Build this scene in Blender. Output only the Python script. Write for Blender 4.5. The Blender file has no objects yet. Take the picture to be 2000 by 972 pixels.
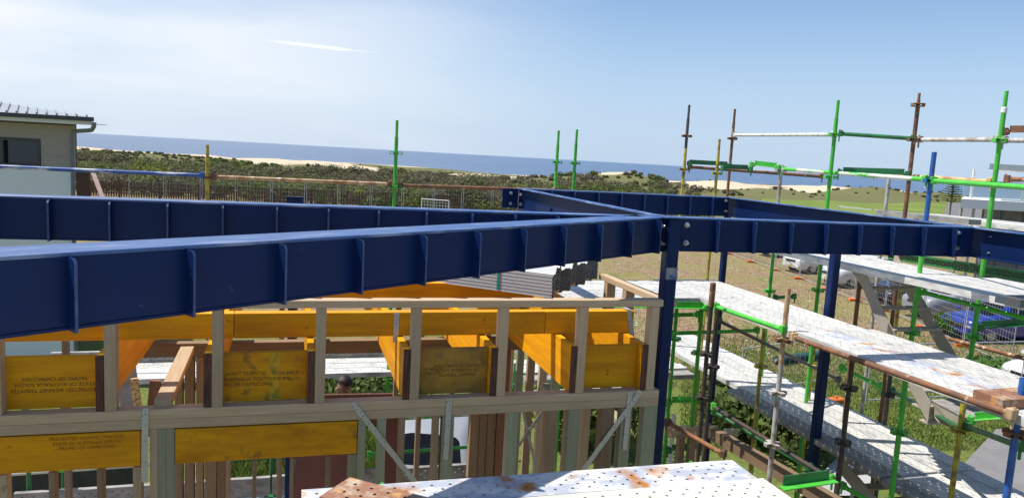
import bpy, bmesh, math, random
from mathutils import Vector, Matrix
random.seed(7)
R = math.radians
S = 1.13            # layout units to metres
GZ = 5.5            # camera height above ground in layout units
SC = bpy.context.scene
COL = SC.collection

# ------------------------------------------------------------------ camera
FPX = 1450.0
_roll = math.atan(.0553)
_p = math.atan((486 - 305.6) * math.cos(_roll) / FPX)
FW = Vector((0, math.cos(_p), -math.sin(_p)))
_u0 = Vector((0, math.sin(_p), math.cos(_p)))
_r0 = Vector((1, 0, 0))
RT = _r0 * math.cos(_roll) + _u0 * math.sin(_roll)
UP = _u0 * math.cos(_roll) - _r0 * math.sin(_roll)
cam = bpy.data.cameras.new('camera')
cam.sensor_width = 36; cam.lens = 36 * FPX / 2000
cam.clip_start = .05; cam.clip_end = 60000
camo = bpy.data.objects.new('camera', cam)
COL.objects.link(camo)
m = Matrix((RT, UP, -FW)).transposed().to_4x4()
m.translation = Vector((0, 0, GZ * S))
camo.matrix_world = m
SC.camera = camo

# ------------------------------------------------------------------ sky, sun, exposure
SUN_DIR = Vector((-.52, .01, 1)).normalized()        # towards the sun
elev = math.asin(SUN_DIR.z); azim = math.atan2(SUN_DIR.x, SUN_DIR.y)
world = bpy.data.worlds.new('World'); SC.world = world; world.use_nodes = True
nt = world.node_tree; nt.nodes.clear()
def N(t, typ, **kw):
    n = t.nodes.new(typ)
    for k, v in kw.items(): setattr(n, k, v)
    return n
out = N(nt, 'ShaderNodeOutputWorld'); bg = N(nt, 'ShaderNodeBackground')
sky = N(nt, 'ShaderNodeTexSky', sky_type='NISHITA', sun_disc=False)
sky.sun_elevation = elev; sky.sun_rotation = azim
sky.air_density = 1.0; sky.dust_density = .6; sky.ozone_density = 3.0; sky.altitude = 0
tc = N(nt, 'ShaderNodeTexCoord')
mp = N(nt, 'ShaderNodeMapping'); mp.inputs['Scale'].default_value = (1.2, 1.2, 6)
nz = N(nt, 'ShaderNodeTexNoise'); nz.inputs['Scale'].default_value = 1.5; nz.inputs['Detail'].default_value = 7; nz.inputs['Roughness'].default_value = .5
nt.links.new(tc.outputs['Generated'], mp.inputs[0]); nt.links.new(mp.outputs[0], nz.inputs[0])
# veil of thin high cloud, thicker towards the sun (left)
dot = N(nt, 'ShaderNodeVectorMath', operation='DOT_PRODUCT'); dot.inputs[1].default_value = (-.80, .60, .16)
nt.links.new(tc.outputs['Generated'], dot.inputs[0])
mr = N(nt, 'ShaderNodeMapRange', interpolation_type='SMOOTHSTEP'); mr.inputs[1].default_value = .48; mr.inputs[2].default_value = 1.0; mr.inputs[3].default_value = 0; mr.inputs[4].default_value = 1.0
nt.links.new(dot.outputs['Value'], mr.inputs[0])
rp = N(nt, 'ShaderNodeMapRange'); rp.inputs[1].default_value = .36; rp.inputs[2].default_value = .62; rp.inputs[3].default_value = .30; rp.inputs[4].default_value = 1
nt.links.new(nz.outputs[0], rp.inputs[0])
mu = N(nt, 'ShaderNodeMath', operation='MULTIPLY'); nt.links.new(mr.outputs[0], mu.inputs[0]); nt.links.new(rp.outputs[0], mu.inputs[1])
# one small cirrus streak
sub = N(nt, 'ShaderNodeVectorMath', operation='SUBTRACT')
cd = (FW + RT * ((622 - 1000) / FPX) - UP * ((91 - 486) / FPX)).normalized()
sub.inputs[1].default_value = cd
nt.links.new(tc.outputs['Generated'], sub.inputs[0])
sm = N(nt, 'ShaderNodeMapping', vector_type='TEXTURE'); sm.inputs['Rotation'].default_value = (0, R(1.5), 0); sm.inputs['Scale'].default_value = (.075, .2, .0030)
nt.links.new(sub.outputs[0], sm.inputs[0])
ln = N(nt, 'ShaderNodeVectorMath', operation='LENGTH'); nt.links.new(sm.outputs[0], ln.inputs[0])
nz2 = N(nt, 'ShaderNodeTexNoise'); nz2.inputs['Scale'].default_value = 40; nz2.inputs['Detail'].default_value = 6
nt.links.new(tc.outputs['Generated'], nz2.inputs[0])
ad = N(nt, 'ShaderNodeMath', operation='ADD'); nt.links.new(ln.outputs['Value'], ad.inputs[0]); nt.links.new(nz2.outputs[0], ad.inputs[1])
st = N(nt, 'ShaderNodeMapRange'); st.inputs[1].default_value = 1.45; st.inputs[2].default_value = .6; st.inputs[3].default_value = 0; st.inputs[4].default_value = 1.0
nt.links.new(ad.outputs[0], st.inputs[0])
mxv = N(nt, 'ShaderNodeMath', operation='MULTIPLY'); mxv.inputs[1].default_value = 1.0; nt.links.new(mu.outputs[0], mxv.inputs[0])
mix = N(nt, 'ShaderNodeMix', data_type='RGBA'); mix.inputs[7].default_value = (8.4, 8.8, 9.3, 1)
tint = N(nt, 'ShaderNodeMix', data_type='RGBA', blend_type='MULTIPLY'); tint.inputs[0].default_value = 1; tint.inputs[7].default_value = (1.02, 1.17, 1.29, 1)
nt.links.new(sky.outputs[0], tint.inputs[6])
sep = N(nt, 'ShaderNodeSeparateXYZ'); nt.links.new(tc.outputs['Generated'], sep.inputs[0])
hz = N(nt, 'ShaderNodeMapRange', interpolation_type='SMOOTHSTEP'); hz.inputs[1].default_value = .30; hz.inputs[2].default_value = -.02; hz.inputs[3].default_value = 0; hz.inputs[4].default_value = .85
nt.links.new(sep.outputs[2], hz.inputs[0])
hmix = N(nt, 'ShaderNodeMix', data_type='RGBA'); hmix.inputs[7].default_value = (5.0, 6.3, 8.3, 1)
nt.links.new(hz.outputs[0], hmix.inputs[0]); nt.links.new(tint.outputs[2], hmix.inputs[6])
nt.links.new(mxv.outputs[0], mix.inputs[0]); nt.links.new(hmix.outputs[2], mix.inputs[6])
smix = N(nt, 'ShaderNodeMix', data_type='RGBA'); smix.inputs[7].default_value = (10.2, 10.4, 10.6, 1); nt.links.new(st.outputs[0], smix.inputs[0]); nt.links.new(mix.outputs[2], smix.inputs[6])
nt.links.new(smix.outputs[2], bg.inputs[0]); bg.inputs[1].default_value = .078
nt.links.new(bg.outputs[0], out.inputs[0])
sl = bpy.data.lights.new('sun', 'SUN'); sl.energy = 4.2; sl.angle = R(.53); sl.color = (1, .95, .87)
so = bpy.data.objects.new('sun', sl); COL.objects.link(so)
so.rotation_euler = SUN_DIR.to_track_quat('Z', 'Y').to_euler(); so.location = (-30, 0, 40)
SC.view_settings.view_transform = 'Standard'; SC.view_settings.look = 'None'
SC.view_settings.exposure = .5; SC.view_settings.gamma = 1
SC.render.engine = 'CYCLES'
SC.cycles.max_bounces = 8; SC.cycles.transparent_max_bounces = 12

# ------------------------------------------------------------------ coordinates
BA = R(16.5)
BU = Vector((math.cos(BA), math.sin(BA), 0)); BW = Vector((-math.sin(BA), math.cos(BA), 0)); BO = Vector((1.03, 4.97, 0))
BZ = Vector((0, 0, 1))
def B(u, w, z): return BO + BU * u + BW * w + BZ * z          # building axes -> layout
def ray(x, y): return FW + RT * ((x - 1000) / FPX) - UP * ((y - 486) / FPX)
def pz(x, y, z): d = ray(x, y); return d * (z / d.z)           # point of the place at a known height
def py(x, y, Y): d = ray(x, y); return d * (Y / d.y)           # at a known distance
def pw(x, y, w): d = ray(x, y); return d * ((BO + BW * w).dot(BW) / d.dot(BW))
def pu(x, y, u): d = ray(x, y); return d * ((BO + BU * u).dot(BU) / d.dot(BU))
def bu(P): return (P - BO).dot(BU)
def bw(P): return (P - BO).dot(BW)
def T(P): return Vector((P[0] * S, P[1] * S, (P[2] + GZ) * S))

# ------------------------------------------------------------------ materials
MAT = {}
def mat(name, col, rough=.6, metal=0, col2=None, scale=6, amt=.5, edge=.12, stretch=(1, 1, 1), bump=0, bscale=40, var=.06, spec=.5, coat=0, col3=None, scale3=2.5, amt3=.4, contrast=.5):
    if name in MAT: return MAT[name]
    M = bpy.data.materials.new(name); M.use_nodes = True; t = M.node_tree; b = t.nodes['Principled BSDF']
    b.inputs['Roughness'].default_value = rough; b.inputs['Metallic'].default_value = metal
    b.inputs['Specular IOR Level'].default_value = spec; b.inputs['Coat Weight'].default_value = coat
    c = N(t, 'ShaderNodeTexCoord'); oi = N(t, 'ShaderNodeObjectInfo')
    off = N(t, 'ShaderNodeVectorMath', operation='MULTIPLY_ADD'); off.inputs[1].default_value = (1, 1, 1)
    rv = N(t, 'ShaderNodeVectorMath', operation='SCALE'); rv.inputs['Scale'].default_value = 37.0
    cx = N(t, 'ShaderNodeCombineXYZ'); t.links.new(oi.outputs['Random'], cx.inputs[0]); t.links.new(oi.outputs['Random'], cx.inputs[1])
    t.links.new(cx.outputs[0], rv.inputs[0])
    t.links.new(c.outputs['Object'], off.inputs[0]); t.links.new(rv.outputs[0], off.inputs[2])
    mpn = N(t, 'ShaderNodeMapping'); mpn.inputs['Scale'].default_value = stretch; t.links.new(off.outputs[0], mpn.inputs[0])
    cur = None
    n1 = N(t, 'ShaderNodeTexNoise'); n1.inputs['Scale'].default_value = scale; n1.inputs['Detail'].default_value = 8; n1.inputs['Roughness'].default_value = .62
    t.links.new(mpn.outputs[0], n1.inputs[0])
    base = N(t, 'ShaderNodeMix', data_type='RGBA'); base.inputs[6].default_value = (*col, 1); base.inputs[7].default_value = (*(col2 or tuple(v * .7 for v in col)), 1)
    r = N(t, 'ShaderNodeMapRange'); ctr = .7 - amt * .4
    r.inputs[1].default_value = ctr - edge; r.inputs[2].default_value = ctr + edge; t.links.new(n1.outputs[0], r.inputs[0]); t.links.new(r.outputs[0], base.inputs[0])
    cur = base.outputs[2]
    if col3:
        n3 = N(t, 'ShaderNodeTexNoise'); n3.inputs['Scale'].default_value = scale3; n3.inputs['Detail'].default_value = 6
        t.links.new(off.outputs[0], n3.inputs[0])
        r3 = N(t, 'ShaderNodeMapRange'); c3 = .7 - amt3 * .4; r3.inputs[1].default_value = c3 - .05; r3.inputs[2].default_value = c3 + .05
        t.links.new(n3.outputs[0], r3.inputs[0])
        m3 = N(t, 'ShaderNodeMix', data_type='RGBA'); m3.inputs[7].default_value = (*col3, 1)
        t.links.new(cur, m3.inputs[6]); t.links.new(r3.outputs[0], m3.inputs[0]); cur = m3.outputs[2]
    hv = N(t, 'ShaderNodeHueSaturation'); vr = N(t, 'ShaderNodeMapRange'); vr.inputs[3].default_value = 1 - var * 2; vr.inputs[4].default_value = 1 + var * 2
    t.links.new(oi.outputs['Random'], vr.inputs[0]); t.links.new(vr.outputs[0], hv.inputs['Value']); t.links.new(cur, hv.inputs['Color'])
    t.links.new(hv.outputs[0], b.inputs['Base Color'])
    if bump:
        nb = N(t, 'ShaderNodeTexNoise'); nb.inputs['Scale'].default_value = bscale; nb.inputs['Detail'].default_value = 5
        t.links.new(mpn.outputs[0], nb.inputs[0])
        bp = N(t, 'ShaderNodeBump'); bp.inputs['Strength'].default_value = bump; bp.inputs['Distance'].default_value = .02
        t.links.new(nb.outputs[0], bp.inputs['Height']); t.links.new(bp.outputs[0], b.inputs['Normal'])
    MAT[name] = M
    return M
blue = mat('blue_steel_paint', (.0036, .0165, .080), .36, 0, (.006, .020, .074), 4, .45, .25, bump=.05, bscale=8, var=.04, spec=.17, col3=(.03, .055, .13), scale3=23, amt3=-.10)
top_sheen = mat('blue_steel_sheen_scuffed', (.03, .085, .25), .40, 0, (.16, .22, .36), 7, .34, .05, stretch=(.35, 2.2, 1), var=.03, spec=.7)  # top faces: pale sky sheen put into the colour, with scuff streaks
bolt_m = mat('zinc_bolt', (.55, .56, .58), .35, .7, (.4, .4, .42))
lvl = mat('yellow_treated_laminated_timber', (.90, .41, .004), .5, 0, (.60, .235, .008), 3, .48, .22, stretch=(.6, 6, 6), col3=(.38, .14, .015), scale3=13, amt3=-.04, bump=.12, var=.06, spec=.2)
lvl_stain = mat('stained_laminated_timber', (.85, .38, .006), .55, 0, (.48, .19, .010), 4, .5, .18, stretch=(.8, 3.5, 3.5), col3=(.22, .12, .03), scale3=8, amt3=.10, bump=.12, var=.05, spec=.2)
lvl_dark = mat('dark_stained_laminated_timber', (.50, .26, .02), .6, 0, (.27, .14, .02), 4, .55, .15, stretch=(1, 1.6, 1.6), col3=(.16, .11, .03), scale3=6, amt3=.12, bump=.12)
lvl_end = mat('laminated_end_grain', (.17, .062, .035), .8, 0, (.05, .022, .018), 3, .5, .1, stretch=(1, 40, 2.5), bump=.4, var=.05)
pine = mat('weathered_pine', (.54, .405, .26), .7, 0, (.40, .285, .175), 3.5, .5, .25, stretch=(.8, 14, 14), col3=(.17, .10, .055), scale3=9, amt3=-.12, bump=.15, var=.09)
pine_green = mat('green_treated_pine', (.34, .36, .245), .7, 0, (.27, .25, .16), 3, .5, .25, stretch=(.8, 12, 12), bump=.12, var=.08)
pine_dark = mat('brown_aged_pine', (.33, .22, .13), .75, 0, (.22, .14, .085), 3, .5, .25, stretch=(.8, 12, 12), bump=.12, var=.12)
pine_red = mat('reddish_hardwood', (.30, .13, .075), .7, 0, (.2, .08, .05), 3, .5, .2, stretch=(.8, 12, 12), var=.08)
galv = mat('galvanised_strap', (.55, .57, .58), .45, .35, (.40, .42, .44), 25, .5, .2)
plank_m = mat('whitened_galvanised_plank', (.61, .595, .55), .6, .0, (.45, .445, .43), 14, .45, .1, stretch=(.4, 1, 1), col3=(.33, .33, .34), scale3=7, amt3=.16, bump=.12, var=.05)
plank_rust = mat('rust_patched_plank', (.66, .65, .61), .6, 0, (.40, .43, .50), 9, .52, .05, stretch=(.5, 1, 1), col3=(.42, .17, .035), scale3=4.2, amt3=.22, bump=.15, var=.03)
plank_cream = mat('cream_plank', (.70, .67, .57), .6, 0, (.60, .57, .48), 10, .42, .1, stretch=(.4, 1, 1), col3=(.45, .25, .09), scale3=5, amt3=-.02, bump=.1, var=.03)
plank_brown = mat('rusty_brown_plank', (.27, .13, .075), .75, 0, (.45, .36, .27), 7, .36, .06, col3=(.5, .26, .09), scale3=9, amt3=.2, bump=.2)
plank_grey_shade = mat('grey_shade_plank', (.36, .345, .32), .7, 0, (.20, .195, .19), 10, .5, .12, stretch=(.5, 1, 1), bump=.15, var=.06)  # darker plank grey, shade put into the colour of kickboards and shadowed rows
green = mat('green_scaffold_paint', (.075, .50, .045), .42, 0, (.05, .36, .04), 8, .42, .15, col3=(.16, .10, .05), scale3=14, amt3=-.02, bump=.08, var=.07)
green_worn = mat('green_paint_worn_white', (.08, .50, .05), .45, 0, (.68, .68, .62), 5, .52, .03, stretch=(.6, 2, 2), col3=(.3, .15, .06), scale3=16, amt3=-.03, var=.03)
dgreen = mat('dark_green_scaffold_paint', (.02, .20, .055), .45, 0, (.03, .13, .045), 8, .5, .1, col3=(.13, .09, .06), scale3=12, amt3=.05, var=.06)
yell = mat('yellow_scaffold_paint', (.48, .40, .03), .5, 0, (.24, .17, .05), 7, .45, .06, col3=(.22, .09, .035), scale3=9, amt3=.18, var=.06)
rust = mat('rusted_scaffold_tube', (.26, .115, .05), .75, 0, (.14, .07, .045), 8, .5, .1, col3=(.60, .47, .30), scale3=12, amt3=.10, bump=.2, var=.1)
rustpale = mat('pale_rust_scaffold_tube', (.48, .33, .18), .7, 0, (.30, .15, .07), 7, .48, .06, col3=(.62, .52, .36), scale3=9, amt3=.2, var=.06)
dark = mat('dark_painted_tube', (.035, .032, .032), .55, 0, (.08, .05, .035), 8, .45, .08, var=.05)
slate = mat('dark_slate_tube', (.06, .085, .10), .5, 0, (.12, .07, .045), 9, .42, .06)
greyt = mat('grey_scaffold_tube', (.46, .45, .43), .6, 0, (.28, .22, .17), 9, .45, .08, var=.05)
whitet = mat('white_painted_tube', (.74, .74, .70), .5, 0, (.48, .50, .42), 9, .36, .05)
cream = mat('cream_yellow_tube', (.66, .52, .22), .5, 0, (.42, .22, .08), 8, .42, .05, stretch=(.5, 2, 2))
bluet = mat('blue_scaffold_paint', (.03, .13, .42), .45, 0, (.02, .09, .32), 6, .5, .1, col3=(.30, .14, .07), scale3=11, amt3=.08)
bluew = mat('blue_tube_white_worn', (.03, .10, .34), .45, 0, (.6, .62, .66), 5, .38, .04, stretch=(.4, 1, 2))
orange = mat('orange_plastic', (.75, .18, .03), .5)
sheetg = mat('light_grey_steel_sheet', (.60, .62, .63), .45, .05, (.56, .58, .59), 5, .5, .3, var=.02)
sheetd = mat('dark_sheet_edge', (.035, .037, .04), .6)
teal = mat('teal_plastic_strap', (.01, .36, .26), .4)
stairm = mat('beige_steel_stair', (.40, .36, .30), .55, 0, (.33, .29, .24), 8, .5, .2, col3=(.3, .15, .07), scale3=7, amt3=-.05, var=.03)
redply = mat('oxide_red_ply', (.17, .055, .038), .65, 0, (.12, .04, .03), 5, .5, .25)
greyb = mat('grey_board', (.36, .35, .36), .8)
white = mat('white_paint', (.78, .78, .76), .6, 0, (.74, .74, .72), 1.5, .5, .3, var=.01)
conc = mat('concrete', (.40, .39, .37), .85, 0, (.31, .30, .29), 2.5, .5, .2, bump=.15)
ink = mat('black_ink', (.20, .095, .016), .8); ink_f = mat('faded_ink', (.42, .18, .012), .8)

# ------------------------------------------------------------------ object helpers
WORLD = {}       # world origin of each parent, metres
def tag(o, label=None, cat=None, group=None, kind=None):
    if label: o['label'] = label
    if cat: o['category'] = cat
    if group: o['group'] = group
    if kind: o['kind'] = kind
    return o
def empty(name, P, label, cat, group=None):
    o = bpy.data.objects.new(name, None); COL.objects.link(o); o.empty_display_size = .1
    o.location = T(P); WORLD[o.name] = Matrix.Translation(T(P))
    return tag(o, label, cat, group)
def put(o, M, parent=None):
    COL.objects.link(o)
    WORLD[o.name] = M
    if parent is not None:
        o.parent = parent; o.matrix_basis = WORLD[parent.name].inverted() @ M
    else: o.matrix_basis = M
    return o
def mesh_obj(name, me, M, material=None, parent=None):
    o = bpy.data.objects.new(name, me)
    if material and not me.materials: me.materials.append(material)
    return put(o, M, parent)
def from_bm(name, bm, M, material, parent=None, smooth=False):
    me = bpy.data.meshes.new(name); bm.to_mesh(me); bm.free()
    if smooth:
        for p in me.polygons: p.use_smooth = True
    return mesh_obj(name, me, M, material, parent)
def frame(A, Bp, up=Vector((0, 0, 1))):
    """matrix (metres) with X along A->B, Z near up, origin at middle"""
    a, b = T(A), T(Bp); x = (b - a); L = x.length; x.normalize()
    z = up - x * up.dot(x)
    if z.length < 1e-4: z = Vector((0, 1, 0)) - x * x.y
    z.normalize(); y = z.cross(x)
    M = Matrix((x, y, z)).transposed().to_4x4(); M.translation = (a + b) / 2
    return M, L
BOXC = {}
def box_me(lx, ly, lz, bev=.004):
    k = (round(lx, 3), round(ly, 3), round(lz, 3), bev)
    bm = bmesh.new(); bmesh.ops.create_cube(bm, size=1)
    for v in bm.verts: v.co = Vector((v.co.x * lx, v.co.y * ly, v.co.z * lz))
    if bev: bmesh.ops.bevel(bm, geom=bm.edges[:], offset=min(bev, .2 * min(lx, ly, lz)), segments=1, affect='EDGES')
    me = bpy.data.meshes.new('box'); bm.to_mesh(me); bm.free()
    return me
def bar(name, A, Bp, wy, wz, material, parent=None, up=Vector((0, 0, 1)), bev=.003, roll=0):
    """rectangular member from A to B (layout units), section wy x wz"""
    M, L = frame(A, Bp, up)
    if roll: M = M @ Matrix.Rotation(roll, 4, 'X')
    return mesh_obj(name, box_me(L, wy * S, wz * S, bev), M, material, parent)
def cyl_bm(r, L, n=12, bm=None, hollow=0, axis='X', at=(0, 0, 0)):
    bm = bm or bmesh.new(); rings = []
    for s in (-.5, .5):
        ring = []
        for i in range(n):
            a = 2 * math.pi * i / n
            v = {'X': (s * L, r * math.cos(a), r * math.sin(a)), 'Z': (r * math.cos(a), r * math.sin(a), s * L), 'Y': (r * math.cos(a), s * L, r * math.sin(a))}[axis]
            ring.append(bm.verts.new(Vector(v) + Vector(at)))
        rings.append(ring)
    for i in range(n):
        f = bm.faces.new((rings[0][i], rings[0][(i + 1) % n], rings[1][(i + 1) % n], rings[1][i])); f.smooth = True
    for ring, hs in ((rings[0], 1), (rings[1], 1)):
        if hollow:
            c = sum((v.co for v in ring), Vector()) / n
            inn = [bm.verts.new(c + (v.co - c) * .82) for v in ring]
            ax = {'X': Vector((1, 0, 0)), 'Y': Vector((0, 1, 0)), 'Z': Vector((0, 0, 1))}[axis]
            sgn = -1 if (c - Vector(at)).dot(ax) > 0 else 1
            dp = [bm.verts.new(v.co + ax * sgn * .15) for v in inn]
            for i in range(n):
                j = (i + 1) % n
                bm.faces.new((ring[i], ring[j], inn[j], inn[i])); bm.faces.new((inn[i], inn[j], dp[j], dp[i]))
            bm.faces.new(dp)
        else: bm.faces.new(ring)
        for i in range(n):
            e_ = bm.edges.get((ring[i], ring[(i + 1) % n]))
            if e_: e_.smooth = False
    bmesh.ops.recalc_face_normals(bm, faces=bm.faces[:])
    return bm
def tube(name, A, Bp, material, parent=None, r=.0214, n=12, hollow=0):
    M, L = frame(A, Bp)
    return from_bm(name, cyl_bm(r * S, L, n, hollow=hollow), M, material, parent)
def add_box(bm, c, s, rot=None):
    r = bmesh.ops.create_cube(bm, size=1)
    for v in r['verts']:
        p = Vector((v.co.x * s[0], v.co.y * s[1], v.co.z * s[2]))
        if rot: p = rot @ p
        v.co = p + Vector(c)
    return r['verts']
def soup(name, verts, faces, material, parent=None, P=None, kind=None, smooth=False):
    """raw mesh whose verts are in layout coordinates"""
    V = [T(v) for v in verts]
    o = T(P) if P is not None else sum(V, Vector()) / len(V)
    me = bpy.data.meshes.new(name); me.from_pydata([v - o for v in V], [], faces); me.update()
    if smooth:
        for p in me.polygons: p.use_smooth = True
    ob = mesh_obj(name, me, Matrix.Translation(o), material, parent)
    if kind: ob['kind'] = kind
    return ob
def quad_prism(name, pts, thick, material, parent=None, kind=None):
    """flat polygon given by its top corners, extruded down"""
    n = len(pts); vs = [Vector(p) for p in pts] + [Vector(p) - BZ * thick for p in pts]
    fs = [tuple(range(n)), tuple(range(2 * n - 1, n - 1, -1))] + [(i, i + n, (i + 1) % n + n, (i + 1) % n) for i in range(n)]
    return soup(name, vs, fs, material, parent, kind=kind)

# ================================================================== SETTING: ground, dunes, sea
def hash2(i, j, s=0):
    h = math.sin(i * 127.1 + j * 311.7 + s * 74.7) * 43758.5453
    return h - math.floor(h)
def vnoise(x, y, s=0):
    i, j = math.floor(x), math.floor(y); fx, fy = x - i, y - j
    fx = fx * fx * (3 - 2 * fx); fy = fy * fy * (3 - 2 * fy)
    a = hash2(i, j, s) * (1 - fx) + hash2(i + 1, j, s) * fx
    b = hash2(i, j + 1, s) * (1 - fx) + hash2(i + 1, j + 1, s) * fx
    return a * (1 - fy) + b * fy
def sstep(a, b, x):
    t = max(0, min(1, (x - a) / (b - a))); return t * t * (3 - 2 * t)
DUNES = [(530, 205, 1.3, 22), (640, 205, .9, 20), (930, 200, 1.1, 14), (1165, 160, 2.2, 13), (1230, 165, 1.6, 9), (1390, 195, 2.1, 14), (1450, 200, 1.5, 11), (1620, 205, 1.4, 24), (1800, 215, 1.5, 26)]
MOUNDS = [(270, 165, 1.7, 24), (150, 120, 1.0, 14), (420, 130, .8, 12), (1050, 150, 1.6, 15), (1290, 150, 1.4, 13), (1710, 185, 2.2, 13), (780, 140, .9, 16), (1520, 170, 1.5, 9), (1860, 190, 1.8, 12)]
MPOS = [(py(x, 330, Y), h, r) for x, Y, h, r in MOUNDS]
DPOS = [(py(x, 330, Y), h, r) for x, Y, h, r in DUNES]
def ground_z(x, y):
    d = math.hypot(x, y)
    z = -5.5
    k = sstep(75, 130, y) * (1 - .75 * sstep(20, 60, x - y * .33))
    z += k * ((vnoise(x / 26, y / 22) - .5) * 2.0 + (vnoise(x / 9, y / 9, 3) - .5) * .5)
    z -= .25 * sstep(100, 200, y)
    for P, h, r in DPOS:
        q = math.hypot((x - P.x), (y - P.y) * .8) / r
        if q < 2.2: z += h * math.exp(-q * q * 1.6) * (.8 + .4 * vnoise(x / 6, y / 6, 5))
    for P, h, r in MPOS:
        q = math.hypot((x - P.x), (y - P.y) * .9) / r
        if q < 2.2: z += h * math.exp(-q * q * 1.6)
    z -= 14 * sstep(262, 330, y + x * .05)
    return z
gv = []; gf = []
xs = [-400, -260] + [-180 + 5 * i for i in range(93)] + [360, 480]
ys = [-60, -20, 0, 6, 12, 18, 26, 36, 48, 60] + [72 + 4.5 * i for i in range(60)]
for y in ys:
    for x in xs: gv.append((x, y, ground_z(x, y)))
nx = len(xs)
for j in range(len(ys) - 1):
    for i in range(nx - 1):
        a = j * nx + i; gf.append((a, a + 1, a + nx + 1, a + nx))
gm = bpy.data.materials.new('sandy_ground'); gm.use_nodes = True; t = gm.node_tree; b = t.nodes['Principled BSDF']; b.inputs['Roughness'].default_value = .95; b.inputs['Specular IOR Level'].default_value = .1
ge = N(t, 'ShaderNodeNewGeometry')
def noise(t, sc, det=6, src=None, rough=.55):
    n = N(t, 'ShaderNodeTexNoise'); n.inputs['Scale'].default_value = sc; n.inputs['Detail'].default_value = det; n.inputs['Roughness'].default_value = rough
    if src: t.links.new(src, n.inputs[0])
    return n
def mixc(t, fac, a, b_, lo=None, hi=None):
    mx = N(t, 'ShaderNodeMix', data_type='RGBA')
    if lo is not None:
        r_ = N(t, 'ShaderNodeMapRange'); r_.inputs[1].default_value = lo; r_.inputs[2].default_value = hi; t.links.new(fac, r_.inputs[0]); fac = r_.outputs[0]
    t.links.new(fac, mx.inputs[0])
    for k, v in ((6, a), (7, b_)):
        if isinstance(v, tuple): mx.inputs[k].default_value = (*v, 1)
        else: t.links.new(v, mx.inputs[k])
    return mx.outputs[2]
P_ = ge.outputs['Position']
n1 = noise(t, .22, 8, P_, .62); n2 = noise(t, 2.2, 8, P_, .7); n3 = noise(t, 9, 4, P_, .6)
dirt = mixc(t, n2.outputs[0], (.33, .235, .15), (.19, .13, .075), .36, .62)
straw = mixc(t, n3.outputs[0], (.31, .25, .12), (.17, .15, .06), .35, .65)
soil = mixc(t, n1.outputs[0], dirt, straw, .44, .56)
ngr = noise(t, .5, 8, P_, .7)
soil = mixc(t, ngr.outputs[0], soil, mixc(t, n3.outputs[0], (.13, .16, .035), (.22, .22, .07), .35, .65), .54, .62)
sy_ = N(t, 'ShaderNodeSeparateXYZ'); t.links.new(P_, sy_.inputs[0])
gadd = N(t, 'ShaderNodeMath', operation='MULTIPLY_ADD'); gadd.inputs[1].default_value = -.04; t.links.new(sy_.outputs[1], gadd.inputs[0]); t.links.new(ngr.outputs[0], gadd.inputs[2])
behind = N(t, 'ShaderNodeMapRange'); behind.inputs[1].default_value = 9 * S; behind.inputs[2].default_value = 7 * S; behind.inputs[3].default_value = 0; behind.inputs[4].default_value = -1.2; t.links.new(sy_.outputs[1], behind.inputs[0])
gad2 = N(t, 'ShaderNodeMath', operation='ADD'); t.links.new(gadd.outputs[0], gad2.inputs[0]); t.links.new(behind.outputs[0], gad2.inputs[1])
soil = mixc(t, gad2.outputs[0], soil, mixc(t, n3.outputs[0], (.085, .12, .028), (.17, .19, .05), .35, .65), -.56, -.40)
n4 = noise(t, 13, 3, P_); soil = mixc(t, n4.outputs[0], soil, (.52, .45, .36), .68, .72)
sx = N(t, 'ShaderNodeSeparateXYZ'); t.links.new(P_, sx.inputs[0])
sand = mixc(t, n2.outputs[0], (.62, .52, .38), (.52, .42, .29), .3, .7)
atn = N(t, 'ShaderNodeAttribute'); atn.attribute_name = 'sand'
scrubc = mixc(t, n2.outputs[0], (.10, .115, .04), (.19, .175, .085), .35, .65)
farc = mixc(t, atn.outputs['Fac'], scrubc, sand, .35, .6)
fin = mixc(t, sx.outputs[1], soil, farc, 74 * S, 92 * S)
t.links.new(fin, b.inputs['Base Color'])
bpn = N(t, 'ShaderNodeBump'); bpn.inputs['Strength'].default_value = .5; bpn.inputs['Distance'].default_value = .08; t.links.new(n3.outputs[0], bpn.inputs['Height']); t.links.new(bpn.outputs[0], b.inputs['Normal'])
def sandiness(x, y):
    s_ = 0
    for P, h, r in DPOS:
        q = math.hypot((x - P.x), (y - P.y)) / r
        s_ = max(s_, 1.25 - q * .9 + (vnoise(x / 7, y / 7, 9) - .5) * 1.1)
    for P, h, r in MPOS:
        q = math.hypot((x - P.x), (y - P.y)) / r
        s_ -= max(0, 1.2 - q)
    s_ = max(s_, sstep(225, 262, y + (vnoise(x / 20, y / 9, 11) - .5) * 50))
    return max(0, min(1, s_))
g = soup('ground', gv, gf, gm, P=Vector((0, 0, -GZ)), smooth=True)
at_ = g.data.attributes.new('sand', 'FLOAT', 'POINT')
for i, v in enumerate(gv): at_.data[i].value = sandiness(v[0], v[1]); tag(g, 'sandy ground with dry grass running out to the dunes', kind='structure')

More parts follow.
